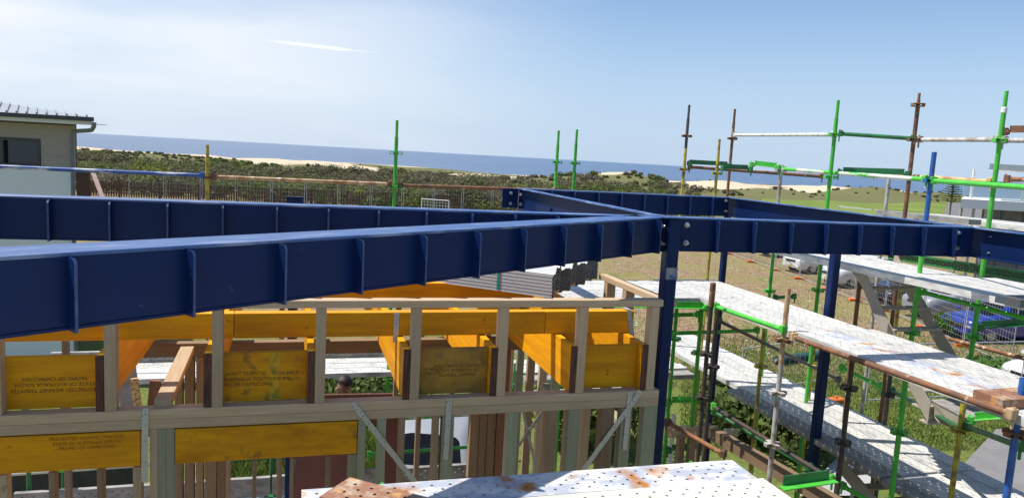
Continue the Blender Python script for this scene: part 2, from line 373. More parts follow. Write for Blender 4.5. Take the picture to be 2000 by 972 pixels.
sm_ = bpy.data.materials.new('sea_water'); sm_.use_nodes = True; t = sm_.node_tree; b = t.nodes['Principled BSDF']
b.inputs['Base Color'].default_value = (.045, .085, .155, 1); b.inputs['Roughness'].default_value = .32; b.inputs['IOR'].default_value = 1.33
ge = N(t, 'ShaderNodeNewGeometry'); mpn = N(t, 'ShaderNodeMapping'); mpn.inputs['Scale'].default_value = (.012, .05, 1); t.links.new(ge.outputs['Position'], mpn.inputs[0])
nn = noise(t, 1, 9, mpn.outputs[0], .65)
mp2 = N(t, 'ShaderNodeMapping'); mp2.inputs['Scale'].default_value = (.0016, .006, 1); t.links.new(ge.outputs['Position'], mp2.inputs[0])
nw = noise(t, 1, 5, mp2.outputs[0])
cc = mixc(t, nn.outputs[0], (.075, .125, .215), (.115, .175, .28), .42, .62)
cc = mixc(t, nw.outputs[0], cc, (.12, .175, .27), .4, .7)
t.links.new(cc, b.inputs['Base Color'])
bpn = N(t, 'ShaderNodeBump'); bpn.inputs['Strength'].default_value = .9; bpn.inputs['Distance'].default_value = 6; t.links.new(nn.outputs[0], bpn.inputs['Height']); t.links.new(bpn.outputs[0], b.inputs['Normal'])
sea = soup('sea', [(-40000, 255, -17), (40000, 255, -17), (40000, 45000, -17), (-40000, 45000, -17)], [(0, 1, 2, 3)], sm_, P=Vector((0, 255, -17)))
tag(sea, 'calm blue grey ocean reaching the horizon', kind='structure')
# low headland far out at the right
hv_ = []; hf_ = []
for i in range(21):
    x = 2900 + i * 170; hh = 34 * math.sin(math.pi * min(1, (i + .3) / 20)) * (.75 + .5 * vnoise(i * .45, 2)) if 0 < i < 20 else 0
    hv_ += [(x, 6000, -17), (x, 6200, -17 + hh), (x, 6500, -17)]
for i in range(20):
    a = i * 3; hf_ += [(a, a + 3, a + 4, a + 1), (a + 1, a + 4, a + 5, a + 2)]
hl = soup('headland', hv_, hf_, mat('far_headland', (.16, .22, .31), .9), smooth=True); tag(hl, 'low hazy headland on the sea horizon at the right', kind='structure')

lawn_m = bpy.data.materials.new('mown_lawn'); lawn_m.use_nodes = True; t = lawn_m.node_tree; b = t.nodes['Principled BSDF']; b.inputs['Roughness'].default_value = .9; b.inputs['Specular IOR Level'].default_value = .1
ge = N(t, 'ShaderNodeNewGeometry'); na = noise(t, .06, 6, ge.outputs['Position']); nb_ = noise(t, 1.5, 5, ge.outputs['Position'])
c1 = mixc(t, na.outputs[0], (.12, .175, .035), (.20, .24, .06), .38, .62); c2 = mixc(t, nb_.outputs[0], c1, (.10, .13, .035), .55, .75); t.links.new(c2, b.inputs['Base Color'])
def sheet(name, pix, dz, material, label, n=14):
    """ground-hugging sheet whose corners are given on the ground"""
    c = [pz(x, y, -5.5) for x, y in pix]; vs = []; fs = []
    for j in range(n + 1):
        for i in range(n + 1):
            a = c[0].lerp(c[1], i / n); d = c[3].lerp(c[2], i / n); p = a.lerp(d, j / n)
            vs.append((p.x, p.y, ground_z(p.x, p.y) + dz))
    for j in range(n):
        for i in range(n): a = j * (n + 1) + i; fs.append((a, a + 1, a + n + 2, a + n + 1))
    return tag(soup(name, vs, fs, material, smooth=True), label, kind='structure')
sheet('lawn', [(1440, 436), (2050, 470), (1940, 403), (1490, 389)], .10, lawn_m, 'mown green lawn beyond the building site', 24)
asph = mat('asphalt', (.20, .195, .20), .9, 0, (.15, .15, .155), 1.5, .5, .2)
sheet('road', [(1835, 437), (1960, 452), (1905, 402), (1850, 400)], .16, asph, 'grey asphalt road curving past the lawn')
sheet('concrete_slab', [(1790, 1010), (2120, 990), (2040, 838), (1945, 842)], .06, mat('dark_concrete', (.22, .21, .205), .85, 0, (.16, .155, .15), 1.5, .5, .2, bump=.15), 'grey concrete pad on the ground under the scaffold')
sheet('pavement', [(1560, 972), (1700, 972), (1700, 905), (1640, 892)], .05, conc, 'pale concrete path beside the scaffold foot')

# ================================================================== BLUE STEEL FRAME
ZT, ZB = -.34, -.567
def prism_me(name, prof, th):
    """profile in local XZ extruded along Y (metres)"""
    n = len(prof); vs = [(x, -th / 2, z) for x, z in prof] + [(x, th / 2, z) for x, z in prof]
    fs = [tuple(range(n)), tuple(range(2 * n - 1, n - 1, -1))] + [(i, (i + 1) % n + 0, (i + 1) % n + n, i + n) for i in range(n)]
    fs = [tuple(reversed(f)) for f in fs]
    me = bpy.data.meshes.new(name); me.from_pydata(vs, [], fs); me.update()
    bm = bmesh.new(); bm.from_mesh(me); bmesh.ops.recalc_face_normals(bm, faces=bm.faces[:]); bm.to_mesh(me); bm.free()
    return me
CLH = (ZT - ZB) * S
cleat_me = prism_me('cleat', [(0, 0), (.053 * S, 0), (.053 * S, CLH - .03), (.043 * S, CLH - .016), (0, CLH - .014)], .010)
cleat_me.materials.append(blue); cleat_me.materials.append(mat('worn_highlight_edge', (.035, .07, .19), .5, 0, (.012, .04, .14), 18, .5, .1))  # outer edge faces: pale highlight put into the worn paint colour
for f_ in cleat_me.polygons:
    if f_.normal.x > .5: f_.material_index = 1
def hexbolt_me():
    bm = bmesh.new()
    cyl_bm(.021, .004, 14, bm, axis='X', at=(.002, 0, 0)); cyl_bm(.0175, .016, 6, bm, axis='X', at=(.012, 0, 0)); cyl_bm(.010, .016, 10, bm, axis='X', at=(.027, 0, 0))
    me = bpy.data.meshes.new('bolt'); bm.to_mesh(me); bm.free(); me.materials.append(bolt_m); return me
BOLT = hexbolt_me()
def axes(x, P):
    z = Vector((0, 0, 1)); x = Vector(x).normalized(); y = z.cross(x); M = Matrix((x, y, z)).transposed().to_4x4(); M.translation = T(P); return M
def channel(name, A, Bp, toe, fl, label, wt=.009, ft=.012, topmat=None):
    """A,B: top line on the web's outer face; toe: direction flanges run"""
    A = Vector(A); Bp = Vector(Bp); mid = (A + Bp) / 2
    e = empty(name, Vector((mid.x, mid.y, ZB)), label, 'steel beam', 'blue steel roof beams')
    toe = Vector(toe).normalized(); hgt = ZT - ZB
    bar('web', A + toe * wt / 2 - BZ * hgt / 2, Bp + toe * wt / 2 - BZ * hgt / 2, wt, hgt - 2 * ft, blue, e, bev=0)
    bar('top_flange', A + toe * (fl / 2 - .002) - BZ * ft / 2, Bp + toe * (fl / 2 - .002) - BZ * ft / 2, fl + .004, ft, topmat or top_sheen, e)
    bar('bottom_flange', A + toe * (fl / 2 - .002) - BZ * (hgt - ft / 2), Bp + toe * (fl / 2 - .002) - BZ * (hgt - ft / 2), fl + .004, ft, blue, e)
    return e
def cleat(P, outward, parent):
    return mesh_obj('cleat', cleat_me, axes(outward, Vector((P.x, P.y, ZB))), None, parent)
def bolt(P, outward, parent, k=1.0): return mesh_obj('bolt', BOLT, axes(outward, P) @ Matrix.Scale(k, 4), None, parent)
# diagonal beam
d1 = (B(-.056, -.075, 0) - B(-3.155, -2.199, 0)).normalized(); n1_ = Vector((d1.y, -d1.x, 0))
A1 = B(-.075, -.088, ZT) - d1 * 4.6; E1 = B(-.06, -.078, ZT)
b1 = channel('steel_beam', A1, E1, -n1_, .185, 'long blue steel beam running diagonally from the left edge to the corner post')
for x, y in [(133, 495), (364, 478), (543, 470.5), (694, 463), (818, 454), (924, 448), (1014, 442), (1092.6, 436.5), (1163.6, 432.5), (1224, 428.5), (1279, 425.4)]:
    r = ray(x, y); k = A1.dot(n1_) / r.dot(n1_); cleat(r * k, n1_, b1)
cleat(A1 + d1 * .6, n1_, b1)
for y in (441, 475):
    r = ray(1291, y); k = A1.dot(n1_) / r.dot(n1_); bolt(r * k, n1_, b1)
# beam along the front, left of the post
b2 = channel('steel_beam', B(-4.6, -.087, ZT), B(-.21, -.087, ZT), BW, .12, 'blue steel beam behind the diagonal one, ending beside the corner post')
for x in (-12, 99, 217.6, 330, 437, 541.7, 641.6, 739, 832, 921, 1005, 1088, 1168):
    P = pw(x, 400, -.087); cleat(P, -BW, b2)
# beam right of the post
b3 = channel('steel_beam', B(.06, -.06, ZT), B(2.555, -.06, ZT), BW, .12, 'blue steel beam with upright cleats running right from the corner post')
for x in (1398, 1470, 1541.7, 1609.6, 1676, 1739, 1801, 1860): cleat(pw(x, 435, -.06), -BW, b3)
for x, y in ((1341, 439), (1339, 474), (1869, 454), (1866, 484)): bolt(pw(x, y, -.06), -BW, b3)
# long beam at right, channel open to the left
b4 = channel('steel_beam', B(2.62, 3.45, ZT), B(2.62, -3.2, ZT), -BU, .062, 'long blue steel channel on the right, open side facing left')
for x, y in ((1935, 462), (1931, 494), (1770, 428), (1640, 405), (1500, 391)):
    P = pu(x, y, 2.611)
    if bw(P) < 3.3: bolt(P, -BU, b4, .45)
for x, y in ((1418, 392), (1417, 412)): bolt(pw(x, y, 3.29), -BW, b4)
# beam running back from the post
b5 = channel('steel_beam', B(.01, .06, ZT), B(.01, 3.26, ZT), -BU, .062, 'blue steel channel running back from the corner post to the rear beam')
bar('splice_plate', pu(1048, 410, -.01) , pu(1075, 416, -.01), .012, .10, blue, b5)
# rear beam
b6 = channel('steel_beam', B(-.05, 3.3, ZT), B(2.56, 3.3, ZT), BW, .12, 'rear blue steel beam with cleats, farthest from the camera')
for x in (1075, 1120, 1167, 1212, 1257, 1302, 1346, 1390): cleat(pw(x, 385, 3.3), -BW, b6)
ep = bar('end_plate', B(-.24, 3.3, ZT - .11), B(-.06, 3.3, ZT - .11), .014, .21, blue, b6)
for x, y in ((998, 377), (997, 397)): bolt(pw(x, y, 3.29), -BW, b6)
for x, y in ((1017, 380), (1017, 399)): bolt(pw(x, y, 3.29), -BW, b6)
P = pw(576, 390, 3.3)
lone = empty('beam_stub', P - BZ * .05, 'short blue steel stub just showing above the second beam', 'steel stub')
bar('web', P - BU * .08 - BZ * .1, P + BU * .08 - BZ * .1, .012, .24, blue, lone); bar('flange', P - BU * .085 + BZ * .026, P + BU * .085 + BZ * .026, .06, .012, blue, lone)
bar('leg', P - BZ * .23, Vector((P.x, P.y, -5.49)), .08, .08, blue, lone)
# columns
def column(P, wd, ztop, label, zb=-5.5):
    e = empty('steel_column', Vector((P.x, P.y, zb)), label, 'steel column', 'blue steel columns')
    bar('shaft', Vector((P.x, P.y, zb + .02)), Vector((P.x, P.y, ztop)), wd, wd, blue, e, up=BW, bev=.01)
    bar('base_plate', Vector((P.x, P.y, zb)) , Vector((P.x, P.y, zb + .018)), wd + .12, wd + .12, blue, e, up=BW)
    return e
Pc = pw(1300, 600, -.10)
c0 = column(Pc, .088, ZT - .004, 'blue steel corner post where the diagonal and front beams meet')
bar('cap_plate', Vector((Pc.x, Pc.y, ZT - .002)), Vector((Pc.x, Pc.y, ZT + .008)), .15, .13, top_sheen, c0, up=BW)
bar('worn_patch', Vector((Pc.x, Pc.y, -.745)) - BW * .0455, Vector((Pc.x, Pc.y, -.665)) - BW * .0455, .084, .002, mat('bare_worn_steel', (.30, .30, .33), .5, .2, (.04, .09, .24), 14, .45, .08), c0, up=BW, bev=0)
column(B(2.6, 3.36, 0), .066, ZB, 'thin blue steel post under the far corner of the beams')
Pm = pu(1625, 560, 2.6); c2_ = column(Pm, .082, ZB - .03, 'blue steel post right of centre standing through the scaffold decks')
bar('cap_plate', Vector((Pm.x, Pm.y, ZB - .031)), Vector((Pm.x, Pm.y, ZB)), .086, .086, galv, c2_, up=BW)

# ================================================================== TIMBER WALL FRAME
WF = -.263
wall = empty('timber_wall_frame', B(-2.4, WF, -4.2), 'pine stud wall frame across the front with double plates and short upper studs', 'wall frame')
def stick(name, P, Q, wy, wz, m_, parent, up=BZ): return bar(name, P, Q, wy, wz, m_, parent, up=up)
wc = WF + .04
stick('plate', B(-5.2, wc, -1.4775), B(-.1, wc, -1.4775), .08, .053, pine, wall)
stick('plate', B(-5.2, wc + .002, -1.5325), B(-.1, wc + .002, -1.5325), .08, .055, pine, wall)
stick('top_plate', B(-5.2, wc, -.878), B(-.12, wc, -.878), .08, .044, pine, wall)
SX = [bu(pw(x, y, WF)) for x, y in ((215, 760), (424, 760), (625, 740), (811, 720), (981, 710), (1136, 700), (1277, 660))]
SX = [2 * SX[0] - SX[1]] + SX
for i, u in enumerate(SX):
    stick('stud', B(u, wc, -1.451), B(u, wc, -.901), .056, .078, pine, wall, up=BW)
# lower studs, left and right pixel edges at about y=920
for i, (a, c, m_) in enumerate([(-8, 10, pine), (92, 104, pine_dark), (187, 199, pine_dark), (258, 275, pine), (292, 308, pine), (308, 325, pine_green), (325, 341, pine_green), (493, 500, pine_dark), (566, 574, pine_dark),
        (638, 647, pine_dark), (681, 697, pine_green), (697, 713, pine_green), (736, 752, pine_green), (778, 789, pine_dark), (844, 855, pine_dark), (861, 884, pine_green), (988, 1008, pine_green), (1063, 1083, pine_dark),
        (1106, 1128, pine_green), (1169, 1194, pine_dark), (1208, 1228, pine_green), (1251, 1277, pine_green)]):
    ua, uc = bu(pw(a, 900, WF)), bu(pw(c, 900, WF))
    hdr = c <= 275 or 342 < a < 690
    stick('stud', B((ua + uc) / 2, wc + (.01 if hdr else 0), -4.2), B((ua + uc) / 2, wc + (.01 if hdr else 0), -1.772 if hdr else -1.5605), uc - ua, .072, m_, wall, up=BW)
stick('window_sill_trimmer', B(-5.2, wc, -2.2), B(bu(pw(258, 900, WF)), wc, -2.2), .075, .045, pine_dark, wall)
stick('bottom_plate', B(-5.2, wc, -4.222), B(-.1, wc, -4.222), .08, .044, pine_dark, wall)
for a, c, lb in ((-600, 274, 'orange laminated lintel at the lower left with faded print'), (342, 697, 'orange laminated lintel above the middle opening with a dark stained end')):
    ua, uc = bu(pw(a, 860, WF)), bu(pw(c, 860, WF)); ua = max(ua, -5.2)
    L_ = bar('lintel', B(ua, wc - .002, -1.664), B(uc, wc - .002, -1.664), .078, .196, lvl_stain if a > 0 else lvl, None); tag(L_, lb, 'lintel', 'laminated lintels')
    if a < 0: lint0 = L_
# perforated metal straps on the wall (each part of the wall)
strap_m = bpy.data.materials.new('perforated_strap'); strap_m.use_nodes = True; t = strap_m.node_tree; b = t.nodes['Principled BSDF']; b.inputs['Roughness'].default_value = .42; b.inputs['Metallic'].default_value = .4
tcn = N(t, 'ShaderNodeTexCoord'); vm = N(t, 'ShaderNodeMapping'); vm.inputs['Scale'].default_value = (30, 55, 0); t.links.new(tcn.outputs['Object'], vm.inputs[0])
vo = N(t, 'ShaderNodeTexVoronoi'); vo.inputs['Randomness'].default_value = .35; vo.inputs['Scale'].default_value = 1; t.links.new(vm.outputs[0], vo.inputs[0])
lt = N(t, 'ShaderNodeMath', operation='LESS_THAN'); lt.inputs[1].default_value = .17; t.links.new(vo.outputs['Distance'], lt.inputs[0])
t.links.new(mixc(t, lt.outputs[0], (.50, .51, .51), (.05, .045, .04)), b.inputs['Base Color'])
def strap(pa, pb, w_, parent=wall, wd=.033):
    P, Q = pw(*pa, w_), pw(*pb, w_); return bar('metal_strap', P, Q, wd, .003, strap_m, parent, up=-BW, bev=0)
strap((284, 797), (282, 941), WF - .003); strap((688, 786), (818, 950), WF - .004); strap((878, 777), (870, 897), WF - .003)
strap((1231, 764), (1220, 878), WF - .003); strap((1252, 763), (1139, 917), WF - .006)
# printed laminated blocks between the joists
def block(x0, x1, label, m_=lvl_stain):
    u0, u1 = bu(pw(x0, 740, -.2)), bu(pw(x1, 740, -.2)); u0 = max(u0, -5.2)
    return tag(bar('blocking_panel', B(u0, -.185, -1.3085), B(u1, -.185, -1.3085), .042, .279, m_), label, 'timber block', 'laminated blocks between the joists')
JW = .04
JU = [u - .028 - JW / 2 - .002 for u in SX[1:]]
jn = ['first', 'second', 'third', 'fourth', 'fifth', 'sixth', 'seventh']
blk = []
for i0, i1, lb in ((None, 0, 'yellow laminated block at the left edge with upside-down black print'), (1, 2, 'yellow laminated block with black print and a green stained seam'), (3, 4, 'dark stained laminated block with upside-down print, centre of the row'), (5, 6, 'yellow laminated block nearest the corner post marked with a 2')):
    u0 = -5.2 if i0 is None else SX[1 + i0] - .026; u1 = JU[i1] - JW / 2 - .001
    if i0 is not None: u0 = JU[i0] + JW / 2 + .001
    blk.append(tag(bar('blocking_panel', B(u0, -.165, -1.3085), B(u1, -.165, -1.3085), .042, .279, lvl_dark if i0 == 3 else (lvl_stain if i0 == 1 else lvl)), lb, 'timber block', 'laminated blocks between the joists'))
BLKU = [(-5.2, JU[0]), (JU[1], JU[2]), (JU[3], JU[4]), (JU[5], JU[6])]
for i, u in enumerate(JU):
    e = empty('floor_joist', B(u, 1.4, -1.449), f'yellow laminated floor joist running back, {jn[i]} from the left along the front plate', 'joist', 'floor joists')
    bar('beam_body', B(u, WF + .012, -1.299), B(u, 3.02, -1.299), JW, .298, lvl, e)
    bar('end_face', B(u, WF + .001, -1.299), B(u, WF + .0118, -1.299), JW - .001, .297, lvl_end, e)
# bearers lying across the joists
def bearer(w, ua, ub, zt, zb, th, label, m_=lvl): return tag(bar('bearer', B(ua, w, (zt + zb) / 2), B(ub, w, (zt + zb) / 2), th, zt - zb, m_), label, 'bearer', 'laminated bearers lying over the joists')
brs = [bearer(.10, -5.2, -2.73, -.998, -1.149, .07, 'orange laminated bearer behind the short studs, left length'), bearer(.10, -2.727, -.80, -.998, -1.149, .07, 'orange laminated bearer behind the short studs, middle length'), bearer(.10, -.797, -.16, -.998, -1.149, .07, 'short orange laminated bearer beside the corner post'),
       bearer(1.12, -5.2, -.55, -.995, -1.149, .07, 'second orange laminated bearer farther back under the steel sheets'), bearer(2.35, -5.2, -.4, -.99, -1.149, .07, 'orange laminated bearer seen between the two blue beams at far left')]
for k, (pa, pb) in enumerate((((775, 612), (772, 668)), ((1229, 606), (1235, 660)))):
    P, Q = pw(*pa, .062), pw(*pb, .062); bar('metal_strap', P, Q, .033, .003, strap_m, brs[1 + k], up=-BW, bev=0)
    bar('metal_strap', P + BW * .003 + BZ * .004, P + BW * .08 + BZ * .004, .033, .003, strap_m, brs[1 + k], bev=0)
# print on the timber
def text(body, P, size, xdir, zdir, parent, name='print', m_=ink):
    cu = bpy.data.curves.new('txt', 'FONT'); cu.body = body; cu.size = size * S; cu.align_x = 'CENTER'; cu.align_y = 'CENTER'; cu.space_line = 1.1; cu.extrude = .0004; cu.resolution_u = 2
    tmp = bpy.data.objects.new('txt', cu); COL.objects.link(tmp)
    dg = bpy.context.evaluated_depsgraph_get(); me = bpy.data.meshes.new_from_object(tmp.evaluated_get(dg)); bpy.data.objects.remove(tmp)
    x = xdir.normalized(); y = zdir.normalized(); z = x.cross(y); M = Matrix((x, y, z)).transposed().to_4x4(); M.translation = T(P)
    me.materials.clear(); me.materials.append(m_)
    return mesh_obj(name, me, M, m_, parent)
wf_ = -.1872
def on_block(x, y): return pw(x, y, wf_)
text('PROTECTED AGAINST TERMITES\nSTATE OF AUSTRALIA SOUTH\nTROPIC OF CAPRICORN', on_block(108, 750), .028, -BU, -BZ, blk[0])
text('AGAINST TERMITES\nOF AUSTRALIA SOUTH\nTROPIC OF CAPRICORN', on_block(474, 740), .029, BU, BZ, blk[1])
text('TECH HELP\n1800-808-131', on_block(557, 733), .029, BU, BZ, blk[1])
text('AGAINST TERMITES\nOF AUSTRALIA SOUTH\nTROPIC OF CAPRICORN', on_block(893, 722), .026, -BU, -BZ, blk[2])
text('TECH HELP\n1800-808-131', on_block(846, 724), .022, -BU, -BZ, blk[2])
text('2', on_block(1186, 727), .05, BU, BZ, blk[3])
text('PROTECTED AGAINST TERMITES\nSTATE OF AUSTRALIA SOUTH\nTROPIC OF CAPRICORN', pw(170, 864, WF - .0025), .024, BU, BZ, lint0, m_=ink_f)
P = on_block(536, 740); bar('stained_seam', Vector((P.x, P.y, -1.44)) + BW * .0006, Vector((P.x, P.y, -1.172)) + BW * .0006, .05, .0012, mat('green_mould_stain', (.23, .22, .02), .8, 0, (.75, .34, .01), 16, .5, .12), blk[1], up=-BW, bev=0)
# ---- walls behind: side wall along the right, rear wall, inner partition
side = empty('timber_side_wall', B(-.12, 1.4, -4.2), 'pine stud side wall running back under the right-hand floor edge', 'wall frame')
stick('plate', B(-.14, -.17, -1.478), B(-.14, 3.1, -1.478), .078, .053, pine, side); stick('plate', B(-.14, -.17, -1.533), B(-.14, 3.1, -1.533), .078, .055, pine, side)
stick('bottom_plate', B(-.14, -.17, -4.222), B(-.14, 3.1, -4.222), .078, .044, pine, side)
for i in range(9):
    stick('stud', B(-.14, .12 + i * .36, -4.2), B(-.14, .12 + i * .36, -1.561), .05, .075, [pine_dark, pine_green, pine][i % 3], side, up=BU)
for i, zz in ((0, -1.83), (2, -1.95), (4, -2.1)): stick('nogging', B(-.14, .145 + i * .36, zz), B(-.14, .455 + i * .36, zz), .07, .045, pine_green, side)
rear = empty('timber_rear_wall', B(-2.4, 3.05, -4.2), 'pine stud rear wall frame seen through the front openings', 'wall frame')
stick('plate', B(-5.2, 3.06, -1.478), B(-.2, 3.06, -1.478), .078, .053, pine, rear); stick('plate', B(-5.2, 3.06, -1.533), B(-.2, 3.06, -1.533), .078, .055, pine, rear)
stick('bottom_plate', B(-5.2, 3.06, -4.222), B(-.2, 3.06, -4.222), .078, .044, pine, rear)
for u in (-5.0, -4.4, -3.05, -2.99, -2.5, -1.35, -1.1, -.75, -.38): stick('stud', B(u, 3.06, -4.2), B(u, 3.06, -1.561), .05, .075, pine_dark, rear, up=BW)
part = empty('timber_partition', B(-2.2, 1.5, -4.2), 'brown inner stud partition behind the middle of the front wall', 'wall frame')
PX = [(343, 358), (362, 380), (384, 398), (402, 424), (426, 441), (913, 930), (931, 945), (946, 962), (964, 984)]
for a, c in PX:
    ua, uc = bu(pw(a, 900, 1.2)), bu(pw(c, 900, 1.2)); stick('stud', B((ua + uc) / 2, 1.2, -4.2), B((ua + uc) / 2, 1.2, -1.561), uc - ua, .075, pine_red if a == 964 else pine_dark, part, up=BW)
stick('plate', B(-3.5, 1.2, -1.508), B(-.2, 1.2, -1.508), .078, .1, pine_dark, part)
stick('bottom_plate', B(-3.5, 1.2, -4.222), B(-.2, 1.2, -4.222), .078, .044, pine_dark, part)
# plate lying back between two joists, sunlit
lp = pz(318, 788, -1.43); lq = pz(366, 682, -1.43)
tag(bar('timber_plate', lp, lq, .085, .045, pine), 'pale sunlit timber plate running back between the first two joists', 'timber plate')
# steel cross brace and tie rods behind the right opening
cb = empty('cross_brace', pw(1030, 860, .25) - BZ * .3, 'thin galvanised cross brace with wire ties behind the right-hand studs', 'brace')
for pa, pb in (((1002, 885), (1062, 800)), ((1020, 797), (1050, 925))): bar('brace_strip', pw(*pa, .25), pw(*pb, .25), .02, .004, galv, cb, up=-BW, bev=0)
tube('tie_rod', pw(1022, 797, .27), pw(1030, 840, .27), galv, cb, r=.005, n=6)
# short stub wall on the right floor edge
stub = empty('stub_wall', B(.11, .75, -1.15), 'low pine stub wall running back behind the corner post', 'wall frame')
P0, P1 = B(.10, 1.22, -.955), B(.13, .08, -.955)
stick('top_plate', P0, P1, .08, .045, pine, stub)
for k in (.12, .42, .78): Q = P0.lerp(P1, k); stick('stud', Vector((Q.x, Q.y, -1.44)), Vector((Q.x, Q.y, -.978)), .075, .07, pine, stub, up=BW)
stick('bottom_plate', B(.10, 1.22, -1.463), B(.13, .08, -1.463), .08, .045, pine, stub)
# slab under the building
tag(quad_prism('floor_slab', [B(-5.4, -.4, -4.245), B(.1, -.4, -4.245), B(.1, 3.3, -4.245), B(-5.4, 3.3, -4.245)], 1.25, conc), 'concrete floor slab under the timber frame', kind='structure')

# ---- bundle of profiled roof sheets
sh = empty('roof_sheet_bundle', pz(1000, 575, -.98), 'bundle of light grey profiled steel roof sheets lying on the bearers', 'sheet bundle')
pr = [(0, 0), (.02, .0), (.035, .045), (.05, .045), (.055, .035), (.065, .035), (.07, .045), (.085, .045), (.10, .012)]
prof = []
for k in range(3):
    for x, z in pr: prof.append((k * .22 + x, z))
    prof += [(k * .22 + .13, .012), (k * .22 + .135, .018), (k * .22 + .17, .018), (k * .22 + .175, .012), (k * .22 + .21, .012)]
prof.append((.66, 0))
PE = pz(1078, 580, -.93)          # front right bottom corner of the bundle
du = (pz(1078, 548, -.80) - pz(880, 548, -.80)); 
sd = (B(.76, -.65, 0) - B(0, 0, 0)).normalized()   # along the sheets towards their dark ends
cdv = Vector((-sd.y, sd.x, 0)).normalized()
base = B(-.30, .52, -.99)
for k in range(14):
    jit = random.uniform(-.006, .006); z0 = -.99 + k * .0125
    A = B(-.60, .52, 0) + sd * jit
    vs = []; n = len(prof)
    for s in (0, 1):
        for x, z in prof:
            Q = A - sd * (2.6 * s) + cdv * (x * 1.62 + (k % 2) * .003) ; vs.append((Q.x, Q.y, z0 + z * 1.05))
    for s in (0, 1):
        for x, z in prof:
            Q = A - sd * (2.6 * s) + cdv * (x * 1.62 + (k % 2) * .003); vs.append((Q.x, Q.y, z0 + z * 1.05 - .0105))
    fs = []
    for i in range(n - 1):
        fs += [(i, i + 1, n + i + 1, n + i), (2 * n + i, 3 * n + i, 3 * n + i + 1, 2 * n + i + 1), (i, 2 * n + i, 2 * n + i + 1, i + 1), (n + i, n + i + 1, 3 * n + i + 1, 3 * n + i)]
    fs += [(0, n, 3 * n, 2 * n), (n - 1, 3 * n - 1, 4 * n - 1, 2 * n - 1)]
    o = soup('sheet', vs, fs, sheetg, sh)
    o.data.materials.append(sheetd)
    for f in o.data.polygons:
        if f.index % 4 == 2 and f.index < 4 * (n - 1): f.material_index = 1
A = B(-.60, .52, 0) - sd * .42
z1 = -.99 + 13 * .0125 + .05
strp = [A - cdv * .006 + BZ * -.995, A - cdv * .006 + BZ * (z1 - .03), A + cdv * .06 + BZ * z1, A + cdv * 1.02 + BZ * z1, A + cdv * 1.09 + BZ * (z1 - .03), A + cdv * 1.09 - BZ * .995]
sv = []; sf = []
for p in strp: sv += [p, p - sd * .022]
for i in range(len(strp) - 1): a = 2 * i; sf.append((a, a + 1, a + 3, a + 2))
soup('packing_strap', sv, sf, teal, sh)

# ---- boards leaning inside at the left
def lean(pa, pb, w_, wd, th, m_, name, label, cat):
    return tag(bar(name, pw(*pa, w_), pw(*pb, w_), wd, th, m_, up=-BW), label, cat)
lean((262, 840), (243, 700), 2.4, .16, .02, greyb, 'leaning_board', 'grey fibre board leaning behind the first open bay', 'board')
spk = mat('speckled_board', (.62, .45, .22), .8, 0, (.30, .16, .07), 45, .5, .04)
lean((276, 845), (262, 738), 2.35, .06, .03, spk, 'chipboard_strip', 'speckled chipboard strip leaning beside the grey board', 'board')
lean((293, 850), (304, 742), 2.45, .09, .04, pine_red, 'red_stud', 'reddish timber post standing behind the first open bay', 'post')
tag(bar('form_ply_sheet', pw(575, 930, 2.9), pw(699, 925, 2.9), .03, .55, redply, up=BZ), 'oxide red plywood sheet standing inside the middle opening', 'plywood sheet', 'oxide red plywood sheets')
tag(bar('form_ply_sheet', pw(626, 800, 3.3), pw(774, 797, 3.3), .03, .34, redply, up=BZ), 'oxide red plywood sheet in front of the worker', 'plywood sheet', 'oxide red plywood sheets')
tag(bar('form_ply_sheet', pw(764, 960, 2.2), pw(764, 800, 2.2), .13, .03, redply, up=-BW), 'narrow oxide red plywood strip right of the diagonal strap', 'plywood sheet', 'oxide red plywood sheets')

